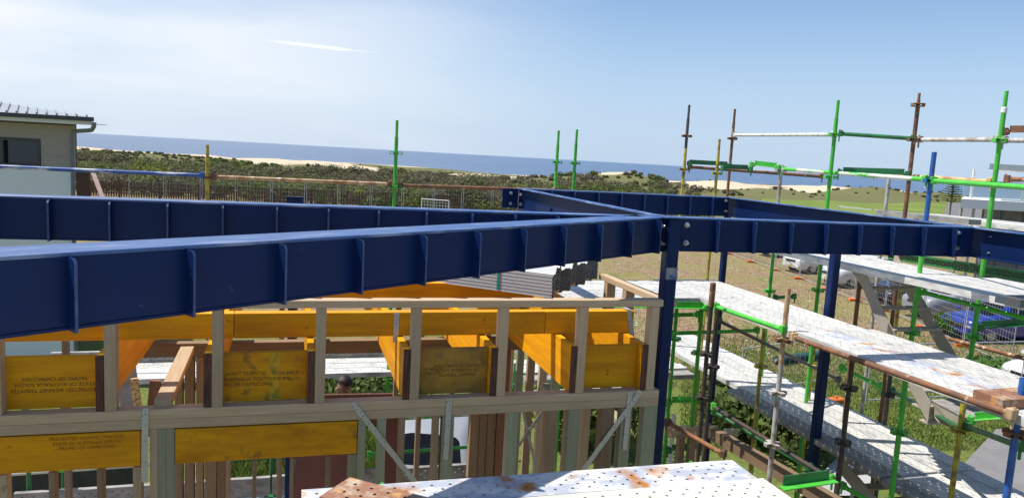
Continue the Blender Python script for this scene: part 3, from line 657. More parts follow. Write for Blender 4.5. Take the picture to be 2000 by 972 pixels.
# ================================================================== SCAFFOLD
def plank_mesh(L, W=.2 * S, D=.055 * S, pxl=.046, hr=.0095, rows=4):
    bm = bmesh.new(); n = max(4, int(L / pxl)); cx = L / n; mg = W * .12; cy = (W - 2 * mg) / rows
    vc = {}
    def V(x, y, z=0.0):
        k = (round(x, 4), round(y, 4), round(z, 4))
        if k not in vc: vc[k] = bm.verts.new((x, y, z))
        return vc[k]
    for i in range(n):
        x0, x1 = -L / 2 + i * cx, -L / 2 + (i + 1) * cx
        for j in range(rows):
            y0, y1 = -W / 2 + mg + j * cy, -W / 2 + mg + (j + 1) * cy
            if (i + j) % 2 == 0 and 0 < i < n - 1:
                xm, ym = (x0 + x1) / 2, (y0 + y1) / 2
                outp = [V(x1, y0), V(x1, y1), V(x0, y1), V(x0, y0)]
                inn = [bm.verts.new((xm + hr * math.cos(R(a)), ym + hr * math.sin(R(a)), 0)) for a in (-45, 0, 45, 90, 135, 180, 225, 270)]
                low = [bm.verts.new((v.co.x, v.co.y, -.006)) for v in inn]
                for k in range(4):
                    a, c, d = inn[2 * k], inn[(2 * k + 1) % 8], inn[(2 * k + 2) % 8]
                    bm.faces.new((outp[k], outp[(k + 1) % 4], d, c, a))
                for k in range(8): bm.faces.new((inn[k], inn[(k + 1) % 8], low[(k + 1) % 8], low[k]))
            else: bm.faces.new((V(x0, y0), V(x1, y0), V(x1, y1), V(x0, y1)))
        for y0, y1 in ((-W / 2, -W / 2 + mg), (W / 2 - mg, W / 2)): bm.faces.new((V(x0, y0), V(x1, y0), V(x1, y1), V(x0, y1)))
    r = .006
    for s in (-1, 1):
        y = s * W / 2
        q = [(-L / 2, y, 0), (L / 2, y, 0), (L / 2, y + s * .0, -D), (-L / 2, y, -D), (-L / 2, y - s * .03, -D), (L / 2, y - s * .03, -D)]
        v = [bm.verts.new(p) for p in q]; bm.faces.new(v[:4] if s < 0 else v[3::-1]); bm.faces.new((v[3], v[2], v[5], v[4]) if s < 0 else (v[4], v[5], v[2], v[3]))
        x = s * L / 2
        v = [bm.verts.new(p) for p in ((x, -W / 2, 0), (x, W / 2, 0), (x, W / 2, -D), (x, -W / 2, -D))]; bm.faces.new(v if s > 0 else v[::-1])
    me = bpy.data.meshes.new('plank'); bm.to_mesh(me); bm.free(); return me
PLK = {}
def plank(A, Bp, m_, label, group, top=True, up=BZ, W=.2):
    """A,B: centre line of the plank's top surface"""
    M, L = frame(A, Bp, up); k = (round(L, 2), m_.name, W)
    if k not in PLK: PLK[k] = plank_mesh(L, W * S) if W > .205 else plank_mesh(L, W * S, pxl=.056, hr=.0088, rows=4); PLK[k].materials.append(m_)
    M = M @ Matrix.Translation((0, 0, random.uniform(-.003, .003))) @ Matrix.Rotation(random.uniform(-.004, .004), 4, 'Z')
    return tag(mesh_obj('scaffold_plank', PLK[k], M), label, 'plank', group)
ORD = ['first', 'second', 'third', 'fourth', 'fifth', 'sixth']
# V-pressing cluster and wedge head (shared)
def vpress_me():
    bm = bmesh.new()
    for a in range(4):
        rot = Matrix.Rotation(a * math.pi / 2 + BA, 3, 'Z')
        add_box(bm, rot @ Vector((.052, 0, .008)), (.062, .052, .007), rot); add_box(bm, rot @ Vector((.052, 0, -.022)), (.05, .044, .007), rot)
        add_box(bm, rot @ Vector((.08, 0, -.006)), (.007, .05, .034), rot)
    me = bpy.data.meshes.new('v_pressing'); bm.to_mesh(me); bm.free(); return me
def wedge_me():
    bm = bmesh.new(); add_box(bm, (.0, 0, .005), (.05, .06, .075)); add_box(bm, (-.012, 0, -.02), (.014, .022, .15)); add_box(bm, (.03, 0, .0), (.03, .045, .05))
    bmesh.ops.bevel(bm, geom=bm.edges[:], offset=.004, segments=1, affect='EDGES')
    me = bpy.data.meshes.new('wedge_head'); bm.to_mesh(me); bm.free(); return me
VP = {}; WH = {}
def vpress(P, m_, parent):
    if m_.name not in VP: VP[m_.name] = vpress_me(); VP[m_.name].materials.append(m_)
    return mesh_obj('v_pressing', VP[m_.name], Matrix.Translation(T(P)), None, parent)
def wedge(P, direction, m_, parent):
    if m_.name not in WH: WH[m_.name] = wedge_me(); WH[m_.name].materials.append(m_)
    d = Vector(direction); d.z = 0
    return mesh_obj('wedge_head', WH[m_.name], axes(d, P), None, parent)
def standard(P, ztop, zbot, m_, label, nodes=None, spigot=.19, m2=None, zsplit=None, nm=None, foot=True):
    e = empty('scaffold_standard', Vector((P.x, P.y, zbot)), label, 'scaffold pole', 'scaffold uprights')
    zt = ztop - spigot
    if zsplit is not None:
        tube('tube', Vector((P.x, P.y, zbot)), Vector((P.x, P.y, zsplit)), m2, e); tube('tube', Vector((P.x, P.y, zsplit)), Vector((P.x, P.y, zt)), m_, e)
    else: tube('tube', Vector((P.x, P.y, zbot)), Vector((P.x, P.y, zt)), m_, e, hollow=0 if spigot else 1)
    if spigot: tube('spigot', Vector((P.x, P.y, zt - .02)), Vector((P.x, P.y, ztop)), m_, e, r=.0172, hollow=1)
    for z in (nodes if nodes is not None else []): vpress(Vector((P.x, P.y, z)), (nm or m_) if (zsplit is None or z > zsplit) else m2, e)
    if foot and zbot < -5: bar('base_plate', Vector((P.x, P.y, zbot)), Vector((P.x, P.y, zbot + .012)), .14, .14, rust, e, up=BW)
    return e
def zat(P, y, x=None):
    """height at which the vertical through P meets image row y"""
    lo, hi = -6, 4
    for _ in range(40):
        m_ = (lo + hi) / 2; Q = Vector((P.x, P.y, m_)); v = 486 - FPX * Q.dot(UP) / Q.dot(FW)
        if v > y: lo = m_
        else: hi = m_
    return lo
def spole(x, y, P, m_, label, ny=(), zbot=-5.5, **k):
    return standard(P, zat(P, y), zbot, m_, label, [zat(P, a) for a in ny], **k)
def ledger(A, Bp, m_, label, r=.0214, heads=True, hm=None, cat='scaffold rail'):
    mid = (A + Bp) / 2; e = empty('scaffold_ledger', mid, label, cat, 'scaffold ledgers')
    d = (Bp - A).normalized(); tube('tube', A + d * .03, Bp - d * .03, m_, e, r=r)
    if heads: wedge(A + d * .025, d, hm or m_, e); wedge(Bp - d * .025, -d, hm or m_, e)
    return e
def transom(A, Bp, m_, label):
    """angle-iron transom: flat plus upright leg, notched ends"""
    mid = (A + Bp) / 2; e = empty('scaffold_transom', mid, label, 'scaffold transom', 'scaffold transoms')
    d = (Bp - A).normalized(); sd_ = Vector((-d.y, d.x, 0))
    bar('flat_leg', A, Bp, .05, .007, m_, e); bar('upright_leg', A + d * .03 + sd_ * .022 + BZ * .03, Bp - d * .03 + sd_ * .022 + BZ * .03, .006, .06, m_, e)
    wedge(A, d, m_, e); wedge(Bp, -d, m_, e)
    return e

# ---- near platform under the camera side
zN = -1.45
def np_(w0, ua, ub, m_, lb): return plank(B(ua, w0, zN), B(ub, w0, zN), m_, lb, 'planks of the platform at the bottom edge', W=.222)
np_(-1.468, -2.35, -.262, plank_rust, 'white scaffold plank with orange rust patches along the bottom edge')
np_(-1.70, -2.3, -.235, plank_cream, 'cream scaffold plank in front of the rust-patched one')
np_(-1.93, -2.3, -.22, plank_m, 'white scaffold plank nearest the camera under the cream one')
qa, qb = pz(695, 935, zN + .03), pz(610, 967, zN + .03)
qd = (B(1, -.8, 0) - B(0, 0, 0)).normalized(); q0 = (qa + qb) / 2
plank(q0 + Vector((.0, 0, 0)), q0 + qd * 1.1, plank_brown, 'short rusty brown plank end lying across the platform at bottom centre', 'planks of the platform at the bottom edge', W=.21)
tag(quad_prism('bounce_platform', [B(-4.4, -5.6, zN), B(-.22, -5.6, zN), B(-.22, -2.06, zN), B(-4.4, -2.06, zN)], .055, plank_m), 'white plank platform added out of view below the camera to bounce sunlight', kind='structure')  # unseen deck, added to throw sunlight back onto the shaded faces
for k, u in enumerate((-.45, -2.0)):
    transom(B(u, -1.30, zN - .075), B(u, -2.4, zN - .075), green, ['green transom under the right end of the near platform', 'green transom under the left end of the near platform'][k])
    for q, w_ in enumerate((-1.32, -2.4)): standard(B(u + .06, w_, 0), zN - .08, -5.5, rust, f'rusty leg carrying the near platform, {["right", "left"][k]} end, {["building", "outer"][q]} side', spigot=0)
# green bracket at the lower right of the platform
ga, gb = pz(1527, 953, -1.62), pz(1632, 938, -1.62)
eb = empty('scaffold_bracket', (ga + gb) / 2, 'green angle bracket beside the right end of the near platform', 'scaffold bracket'); bar('flat_leg', ga, gb, .05, .007, green, eb); bar('upright_leg', ga.lerp(gb, .06) + BW * .022 + BZ * .028, ga.lerp(gb, .92) + BW * .022 + BZ * .028, .006, .055, dgreen, eb)

# ---- rear row of uprights with handrail (behind the building)
zR = -.4
P405 = pw(405, 345, 4.2); P772 = pw(771, 365, 4.2); Pm80 = pw(-90, 322, 4.2)
spole(407, 283, P405, yell, 'rusty olive upright behind the left end of the blue beams', (345,), spigot=.14, nm=rust)
spole(775, 235, P772, green, 'bright green upright rising above the sea left of centre', (298, 364))
standard(Pm80, .3, -5.5, bluew, 'blue upright just outside the left edge', [zR - .03], foot=True)
pR = pw(1010, 369, 4.2)
ledger(pw(-85, 322, 4.2), pw(400, 343, 4.2), bluew, 'blue and white worn handrail tube at the left', hm=bluet)
ledger(pw(411, 345, 4.2), pw(766, 360, 4.2), rustpale, 'orange rusted handrail tube in the middle of the rear scaffold', hm=rust)
P1089 = pw(1086, 340, 5.25); P1124 = pw(1121, 345, 5.25)
ledger(pw(777, 362, 4.2), pw(1086, 372, 4.9), rust, 'dark rusted handrail tube right of the bright green upright', hm=rust)
spole(1090, 255, P1089, green, 'green upright above the rear beam, left of a close pair', (316, ))
spole(1126, 253, P1124, green, 'green upright above the rear beam, right of a close pair', (318, ))
# ---- far right corner uprights
P1350 = pw(1336, 330, 5.0); P1405 = pw(1400, 335, 4.7); P1437 = pw(1425, 330, 5.3)
spole(1351, 205, P1350, slate, 'tall upright, slate above and yellow below, left end of the far scaffold', (265, 330), m2=yell, zsplit=zat(P1350, 290), nm=rust)
spole(1408, 272, P1405, yell, 'shorter rusty yellow upright between two taller ones', (338,), m2=yell, zsplit=zat(P1405, 330), nm=rust)
spole(1437, 213, P1437, rust, 'tall dark brown upright carrying the white rail', (270,))
P1638 = py(1630, 265, 8.2); P1790 = py(1784, 280, 7.9); P1958 = pz(1913, 536, -.85) + BU * .03
spole(1639, 196, P1638, green, 'tall green upright in the middle of the far scaffold', (262, 345, 565))
spole(1794, 194, P1790, rust, 'tall rusty upright with a clamp at its top', (204, 272), spigot=.05, nm=rust)
spole(1960, 178, P1958, green, 'tall green upright near the right edge with a white band', (273, 357, 655))
bar('white_band', Vector((P1958.x, P1958.y, zat(P1958, 222))), Vector((P1958.x, P1958.y, zat(P1958, 209))), .045, .045, whitet, bpy.data.objects[[o.name for o in bpy.data.objects if o.get('label', '').startswith('tall green upright near')][0]], up=BW, bev=.012)
P1817 = pz(1796, 531, -.85)
spole(1819, 297, P1817, bluet, 'blue upright on a green lower length in front of the right scaffold', (352, 648), m2=green, zsplit=zat(P1817, 440), spigot=0)
P1740 = py(1735, 360, 9.0); spole(1744, 330, P1740, greyt, 'pale grey short upright left of the blue one', (), spigot=0)
P1525 = py(1524, 350, 9.4); spole(1525, 322, P1525, greyt, 'grey short upright under the worn green rail', (332,), spigot=0)
def pd(x, y, P): return py(x, y, P.y)
ledger(pd(1434, 264, P1437), pd(1631, 263, P1638), whitet, 'white painted rail across the sky on the right')
ledger(pd(1637, 261, P1638), pd(1788, 271, P1790), dgreen, 'dark green rail between the middle and the rusty upright')
ledger(pd(1793, 273, P1790), pd(1952, 273, P1958), greyt, 'thin grey rail between the rusty and right green uprights')
ledger(pd(1956, 274, P1958), py(2080, 276, 6.4), greyt, 'grey rail leaving the frame at the upper right')
transom(pd(1962, 258, P1958), py(2090, 258, 6.4), rust, 'rusty transom above the grey rail at the right edge')
ledger(py(1345, 326, P1350.y), py(1608, 345, 10.4), rust, 'brown rail of the far scaffold below the green transoms', heads=True)
transom(py(1346, 320, P1350.y), py(1425, 324, P1437.y), dgreen, 'dark green transom between the two leftmost tall uprights')
transom(py(1412, 329, 10.0), py(1466, 331, 10.2), dgreen, 'short dark green bracket right of the yellow upright')
transom(py(1468, 322, 9.6), py(1520, 328, 9.4), green, 'short bright green bracket beside the grey short upright')
ledger(pd(1528, 330, P1525), pd(1812, 351, P1817), green_worn, 'green rail with white worn paint running to the blue upright')
ledger(pd(1820, 353, P1817), py(2060, 370, 5.2), green, 'thick bright green rail passing the right edge')
ledger(py(1705, 339, 8.6), py(1940, 355, 7.0), cream, 'cream yellow rail behind the worn green one')
transom(py(1640, 337, 8.2), py(1772, 341, 7.9), dgreen, 'dark green transom behind the cream rail')
ledger(py(1960, 350, 6.6), py(2080, 352, 6.3), rust, 'brown rail at the right edge below the white balcony')

# ---- deck B: the big white deck on the right, stepping towards the camera
zB = -1.31
uB = 1.60
for i in range(4):
    u = uB + .1 + i * .205
    plank(B(u, 3.22, zB - .012), B(u, .70, zB - .012), plank_m, f'white plank of the long right-hand deck, far length, {ORD[i]} from the building', 'planks of the long right-hand deck')
    plank(B(u + .015, .685, zB), B(u + .015, -1.5, zB), [plank_m, plank_rust, plank_m, plank_m][i] if i == 1 else plank_m, f'white plank of the long right-hand deck, near length, {ORD[i]} from the building', 'planks of the long right-hand deck')
# deck D: along the back from the corner
for i in range(5):
    w = 2.24 + i * .205
    plank(B(-.35, w, zB - .014), B(uB - .01, w, zB - .014), plank_m, f'white plank of the deck behind the corner post, {ORD[i]} from the front', 'planks of the deck behind the corner post')
# deck A: upper right deck
zA = -.85
Pj = pz(1762, 541, zA); wj = bw(Pj)
for i in range(5):
    u = 2.84 + i * .205
    if i < 4: plank(B(u, 3.5, zA - .01), B(u, wj + .01, zA - .01), plank_m, f'white plank of the upper right deck, far length, {ORD[i]} from the building', 'planks of the upper right deck')
    plank(B(u - .05, wj, zA), B(u - .05, wj - 2.2, zA), plank_m, f'white plank of the upper right deck, near length, {ORD[i]} from the building', 'planks of the upper right deck')
plank(pz(1968, 581, zA + .03), pz(1968, 581, zA + .03) + BU * .9, slate, 'dark plank lying across the upper right deck at the right edge', 'planks of the upper right deck')
# deck C: lower deck
zC = -2.6
for i in range(5):
    u = 2.66 + i * .215
    far_m = plank_m
    if i > 0: plank(B(u, 5.6, zC), B(u, 3.0, zC), far_m, f'white plank of the lower deck, far length, {ORD[i]} from the building', 'planks of the lower deck')
    plank(B(u, 2.98, zC + .01), B(u, .55, zC + .01), plank_m if i else plank_grey_shade, f'plank of the lower deck, middle length, {ORD[i]} from the building', 'planks of the lower deck')
    plank(B(u, .53, zC), B(u, -1.9, zC), plank_m if i else plank_grey_shade, f'plank of the lower deck, near length, {ORD[i]} from the building', 'planks of the lower deck')
for i in range(4):
    w = 3.7 + i * .22
    plank(B(.25, w, zC + .02 * (i == 1)), B(2.5, w, zC + .02 * (i == 1)), [plank_grey_shade, plank_m, plank_m, plank_m][i], f'plank of the lower deck behind the corner post, {ORD[i]} from the front', 'planks of the lower rear deck')
plank(B(.2, 3.42, zC - .1), B(1.75, 3.42, zC - .1), plank_m, 'separate lower white plank behind the corner post', 'planks of the lower rear deck')
# deck E: planks behind the building seen between the joists
for i in range(3):
    w = 4.19 + i * .21
    plank(B(-5.0, w, zC), B(-2.6, w, zC), plank_m, f'white plank behind the left open bay, {ORD[i]} from the building', 'planks behind the building')
    plank(B(-2.58, w, zC), B(-.2, w, zC), plank_m, f'white plank behind the middle open bay, {ORD[i]} from the building', 'planks behind the building')
for k, (a, c) in enumerate(((-5.0, -2.6), (-2.58, -.2))):
    plank(B(a, 4.74, zC + .065), B(c, 4.74, zC + .065), plank_grey_shade, ['perforated kickboard on edge behind the left open bay', 'perforated kickboard on edge behind the middle open bay'][k], 'kickboards behind the building', up=-BW, W=.14)
    plank(B(a, 3.5, -3.65), B(c, 3.5, -3.65), plank_grey_shade, ['lower perforated kickboard behind the lower left opening', 'lower perforated kickboard behind the middle openings'][k], 'kickboards behind the building', up=-BW)
    for i in range(3): plank(B(a, 3.66 + .22 * i, -3.98), B(c, 3.66 + .22 * i, -3.98), plank_m, f'plank of the lowest rear deck, {["left", "right"][k]} length, {ORD[i]} from the building', 'planks of the lowest rear deck')
for k, (x0, y0, x1, y1, w_) in enumerate(((15, 926, 262, 908, 4.6), (440, 899, 575, 891, 4.6), (764, 819, 925, 808, 4.6), (764, 884, 925, 871, 4.6))):
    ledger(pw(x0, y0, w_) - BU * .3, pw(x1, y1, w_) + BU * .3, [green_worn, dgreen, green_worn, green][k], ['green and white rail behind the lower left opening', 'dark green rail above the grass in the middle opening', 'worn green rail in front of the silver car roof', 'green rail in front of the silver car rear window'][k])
for k, u in enumerate((-4.9, -2.59, .12)):
    for q, w_ in enumerate((3.62, 4.75)):
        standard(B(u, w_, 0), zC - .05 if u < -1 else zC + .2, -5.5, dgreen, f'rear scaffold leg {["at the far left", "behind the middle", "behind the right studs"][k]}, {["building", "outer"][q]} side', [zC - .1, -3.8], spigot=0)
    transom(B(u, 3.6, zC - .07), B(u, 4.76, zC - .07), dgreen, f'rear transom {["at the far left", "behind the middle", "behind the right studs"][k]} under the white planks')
# far deck above the right beam
zF = -.42
fa, fb = pz(1762, 416, zF), pz(2000, 441, zF); fd = (fb - fa).normalized(); fn = Vector((-fd.y, fd.x, 0)); fn = -fn if fn.x < 0 else fn
for i in range(3):
    A = fa + fn * (.1 + .21 * i); plank(A, A + fd * (fb - fa).length * 1.25, plank_m, f'pale plank of the far deck above the right-hand beam, {ORD[i]} from the front', 'planks of the far deck')
A = pz(1722, 410, zF + .02); plank(A, A + fd * 1.2, plank_grey_shade, 'grey plank end left of the far deck', 'planks of the far deck')
transom(fa + fd * .2 - BZ * .075, fa + fd * .2 + fn * .7 - BZ * .075, rust, 'rusty transom under the left end of the far deck')
# green perforated kickboard and brick pallets beyond the right decks
A, A2 = py(1742, 497, 10.5), py(2010, 541, 8.2)
plank(A, A2, dgreen, 'dark green perforated plank on edge below the right-hand beam', 'kickboards on the right', up=-(A2 - A).cross(BZ).normalized(), W=.12)

# ---- lower uprights and rails on the right
def pole_px(xt, yt, Y, m_, label, ny=(), zbot=-5.5, **k): P = py(xt, yt, Y); return spole(xt, yt, P, m_, label, ny, zbot, spigot=k.pop('spigot', 0), **k), P
e, Pq = pole_px(1393, 553, 6.9, dark, 'black upright at the corner of the right deck, brown at its top', (690, 775), m2=dark, zsplit=None)
bar('brown_top', Vector((Pq.x, Pq.y, zat(Pq, 600))), Vector((Pq.x, Pq.y, zat(Pq, 551))), .047, .047, rust, e, up=BW, bev=.016)
pole_px(1401, 600, 7.05, dark, 'black upright standing close behind the corner one', (715,))
Pf = pz(1541, 644, zB) - BU * .045
spole(1545, 563, Pf, rustpale, 'pale rusty upright in front of the right deck joint', (662, 765, 866), spigot=0, m2=greyt, zsplit=zat(Pf, 710), nm=rust)
for a in ((1665, 700, 6.2, dark, 'dark brown upright under the right deck beside the blue post', (756, 862)), (1739, 733, 7.6, dark, 'thin dark upright behind the lower deck edge', (770, 838)),
          (1769, 742, 5.9, green, 'green upright below the right deck', (842,)), (1882, 788, 5.7, yell, 'yellow upright below the right deck near the right edge', (838,)),
          (1493, 642, 8.0, yell, 'yellow and rust upright standing in the lower deck', (714, 850)), (1592, 655, 8.3, yell, 'yellow upright behind the lower deck', (712,)),
          (1680, 545, 7.6, rust, 'rusty short upright beside the steel stair', ()), (1759, 560, 9.0, yell, 'yellow upright behind the steel stair', ()),
          (1511, 490, 9.2, green, 'green upright left of the parked cars', (567,)), (1323, 588, 7.9, green, 'green upright just right of the corner post', (660,)), (1372, 592, 7.6, green, 'green upright left of the black corner upright', (688,))):
    pole_px(*a[:4], a[4], a[5])
spole(2000, 738, py(1996, 760, 4.35), bluet, 'blue and rusty upright at the lower right edge', (845,), spigot=0, nm=rust)
ledger(pu(1546, 657, 1.545), pu(1984, 812, 1.575), rust, 'rusty ledger along the front of the right deck', hm=rustpale)
ledger(pu(1396, 598, 1.535), pu(1534, 645, 1.535), green, 'green ledger along the front of the far deck length')
transom(B(-.3, 2.16, zB - .09), pz(1380, 602, zB - .09), green, 'green transom under the deck behind the corner post')
ledger(py(1306, 615, 7.7), py(1368, 614, 7.6), green, 'green rail under the deck behind the corner post')
ledger(py(1306, 651, 7.6), py(1482, 645, 8.0), green, 'lower green rail running behind the black uprights')
ledger(py(1400, 624, 7.3), py(1640, 742, 8.4), slate, 'dark slate diagonal brace under the right deck', r=.018)
transom(py(1306, 785, 7.9), py(1370, 784, 7.6), green, 'green transom under the lower rear planks')
transom(py(1306, 879, 7.9), py(1368, 874, 7.6), dgreen, 'lowest green transom behind the corner post')
ledger(py(1300, 822, 6.6), py(1418, 889, 6.2), rust, 'dark rusted ledger crossing low behind the near platform')
ledger(py(1390, 792, 7.2), py(1628, 938, 5.6), dark, 'black ledger with a pale end running to the green bracket', hm=green)
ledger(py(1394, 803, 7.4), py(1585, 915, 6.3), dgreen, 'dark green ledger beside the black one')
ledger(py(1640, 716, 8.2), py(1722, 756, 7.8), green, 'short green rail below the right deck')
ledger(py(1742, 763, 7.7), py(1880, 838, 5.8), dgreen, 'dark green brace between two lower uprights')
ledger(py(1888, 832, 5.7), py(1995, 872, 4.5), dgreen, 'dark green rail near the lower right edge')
ledger(py(1796, 569, 7.0), py(2060, 636, 6.0), green, 'bright green guard rail under the upper right deck')
ledger(py(1830, 655, 7.6), py(2060, 715, 6.6), rust, 'brown flaking rail behind the stair foot')
transom(py(1912, 640, 6.9), py(2060, 632, 6.8), dgreen, 'dark green transom at the right edge under the upper deck')
ledger(py(1642, 946, 6.6), py(1720, 990, 6.2), green, 'bright green rail at the bottom beside the dark upright')
transom(py(1895, 820, 5.9), py(2000, 812, 5.7), green, 'green transom beneath the near deck at right')
ledger(py(1510, 581, 9.2), py(1555, 579, 9.0), dgreen, 'dark green tube stub beyond the right deck')
plank(pz(1930, 770, zB + .06), pz(1930, 770, zB + .06) + BU * .8, plank_brown, 'rusty brown plank end lying on the right deck', 'planks of the long right-hand deck')
# timber bearers in the shade low on the right
bb = bar('timber_bearer', py(1375, 835, 7.6), py(1660, 1000, 5.6), .09, .12, pine_dark); tag(bb, 'dark shaded timber bearer running towards the camera at lower right', 'timber beam')
bb = bar('timber_bearer', py(1306, 842, 7.8), py(1400, 842, 7.4), .09, .11, pine); tag(bb, 'pale timber bearer on legs behind the corner post', 'timber beam')
for k, x in enumerate((1330, 1352)):
    P = py(x, 852, 7.6); bar('leg', Vector((P.x, P.y, -5.5)), P, .07, .07, pine_dark, bb, up=BW)
P = py(1316, 810, 8.3); e = empty('plastic_pipe', Vector((P.x, P.y, -5.5)), 'white plastic pipe standing behind the corner post', 'pipe'); tube('pipe', Vector((P.x, P.y, -5.5)), P, white, e, r=.032, hollow=1)
P = py(1428, 845, 8.2); tube_ = tag(tube('offcut_roll', P - Vector((.07, 0, 0)), P + Vector((.07, .02, 0)), mat('cream_plastic', (.72, .66, .52), .5), r=.05), 'cream plastic pipe offcut lying by the bushes', 'pipe offcut')

# ---- steel stair between the upper and lower decks
stair = empty('steel_stair', pu(1790, 690, 3.0) , 'beige steel scaffold stair with three treads under the upper right deck', 'stair')
us0, us1 = 2.92, 3.50
def stringer(pts, u, name='stringer'):
    Q = [pu(x, y, u) for x, y in pts]; n = len(Q); vs = [q for q in Q] + [q + BU * .008 for q in Q]
    fs = [tuple(range(n)), tuple(range(2 * n - 1, n - 1, -1))] + [(i, i + n, (i + 1) % n + n, (i + 1) % n) for i in range(n)]
    return soup(name, vs, fs, stairm, stair)
stringer([(1658, 522), (1689, 531), (1748, 654), (1720, 650), (1684, 560)], us0)
wS = [bw(pu(1668, 530, us0)), bw(pu(1735, 655, us0))]
zS = [pu(1668, 530, us0).z, pu(1735, 655, us0).z]
A = B(us1, wS[0] + .12, zS[0] + .1); C_ = B(us1, wS[1] - .55, zS[1] - .55)
Q = [A - BZ * .09, A + BZ * .09, C_ + BZ * .09, C_ - BZ * .09]
soup('stringer', Q + [q + BU * .008 for q in Q], [(0, 1, 2, 3), (7, 6, 5, 4), (0, 4, 5, 1), (1, 5, 6, 2), (2, 6, 7, 3), (3, 7, 4, 0)], stairm, stair)
A = B(us0, wS[1] + .02, zS[1] + .03); C_ = B(us0, wS[1] - .55, zS[1] - .55)
Q = [A - BZ * .09, A + BZ * .09, C_ + BZ * .09, C_ - BZ * .09]
soup('stringer', Q + [q + BU * .008 for q in Q], [(0, 1, 2, 3), (7, 6, 5, 4), (0, 4, 5, 1), (1, 5, 6, 2), (2, 6, 7, 3), (3, 7, 4, 0)], stairm, stair)
for (x, y) in ((1708, 562), (1728, 601), (1748, 643)):
    P = pu(x - 12, y, us0); bar('tread', P + BU * .01 , P + BU * (us1 - us0 - .002), .11, .02, stairm, stair)
for k in range(5):
    P = B(us0 + .01, wS[1] - .1 * (k + 1), zS[1] - .1 - .11 * (k + 1)); bar('tread', P, P + BU * (us1 - us0 - .012), .11, .02, stairm, stair)
st2 = empty('steel_landing', pz(1800, 790, -2.0), 'grey perforated steel landing hanging under the right deck', 'landing')
lz = -1.95; L0 = [pz(1815, 780, lz), pz(1880, 815, lz), pz(2000, 810, lz), pz(1930, 772, lz)]
quad_prism('landing_deck', L0, .01, plank_grey_shade, st2)
A = pz(1784, 752, lz); Q = [A + BZ * .18, pz(1815, 780, lz) + BZ * .0, pz(1880, 815, lz), pz(1880, 815, lz) - BZ * .14, pz(1815, 780, lz) - BZ * .14, A + BZ * .06]
soup('landing_stringer', Q + [q + BU * .008 for q in Q], [(0, 1, 2, 3, 4, 5), (11, 10, 9, 8, 7, 6)] + [(i, i + 6, (i + 1) % 6 + 6, (i + 1) % 6) for i in range(6)], stairm, st2)
st3 = empty('lower_stair', py(1690, 960, 6.6), 'lower flight of the steel stair at the bottom right of centre', 'stair')
for k in range(2):
    A, C_ = py(1640, 905, 7.2) + BU * (.5 * k), py(1730, 1010, 6.4) + BU * (.5 * k); bar('stringer', A, C_, .01, .16, stairm, st3)
for k in range(3): A = py(1650 + 26 * k, 922 + 30 * k, 7.1 - .22 * k); bar('tread', A, A + BU * .5, .12, .02, stairm, st3)

# ================================================================== NEIGHBOUR HOUSE (left)
HY = 16.0
clad = mat('grey_weatherboard', (.36, .315, .275), .75, 0, (.335, .29, .25), 3, .5, .3, stretch=(.5, 4, 4), var=.015)
roofm = mat('grey_steel_roof', (.33, .35, .38), .4, .2, (.29, .31, .34), 4, .5, .3, var=.02)
gutm = mat('dark_gutter', (.055, .05, .055), .5)
glassd = mat('dark_window_glass', (.012, .013, .016), .08, 0, (.010, .012, .015), 2, .5, .3, spec=.6)
def hp(x, y, dy=0): return py(x, y, HY + dy)
house = empty('house', Vector((hp(60, 300).x, HY + 3, -5.5)), 'grey weatherboard house with a metal roof and a white lower wall at the left edge', 'house')
xr = hp(145, 300, .5).x; xl = xr - 6.5; Yw = HY + .5
zt_, zm, zb_ = .13, hp(100, 329, .5).z, -5.5
nb = 9
zw0, zw1 = hp(40, 270, .5).z, hp(40, 324, .5).z; xw1 = hp(79, 300, .5).x; xw0 = xw1 - 1.9
for i in range(nb):
    z0 = zm + (zt_ - zm) * i / nb; z1 = zm + (zt_ - zm) * (i + 1) / nb; zc = (z0 + z1) / 2
    def brd(xa, xb): bar('weatherboard', Vector((xa, Yw + .02, zc)), Vector((xb, Yw + .02, zc)), .03, z1 - z0 + .008, clad, house, up=Vector((0, .06, 1)))
    if zw1 < zc < zw0: brd(xl, xw0); brd(xw1, xr)
    else: brd(xl, xr)
def wallbox(name, x0, x1, y0, y1, z0, z1, m_, parent): return bar(name, Vector((x0, (y0 + y1) / 2, (z0 + z1) / 2)), Vector((x1, (y0 + y1) / 2, (z0 + z1) / 2)), y1 - y0, z1 - z0, m_, parent)
def skewbox(name, x0_, x1_, y0_, y1_, z0_, z1_, m_, parent=None, sk=-.64):
    k_ = sk * (y1_ - y0_); v_ = [Vector((x0_, y0_, z0_)), Vector((x1_, y0_, z0_)), Vector((x1_ + k_, y1_, z0_)), Vector((x0_ + k_, y1_, z0_))]
    v_ += [q + BZ * (z1_ - z0_) for q in v_]
    return soup(name, v_, [(3, 2, 1, 0), (4, 5, 6, 7), (0, 1, 5, 4), (1, 2, 6, 5), (2, 3, 7, 6), (3, 0, 4, 7)], m_, parent or house)
skewbox('upper_wall', xl, xr - .01, Yw + .12, Yw + 4, zm, zt_ + .1, clad)
skewbox('lower_wall', xl - .02, xr + .015, Yw - .01, Yw + 4.02, zb_, zm, white)
wn = wallbox('window', xw0, xw1, Yw + .06, Yw + .075, zw1, zw0, glassd, house)
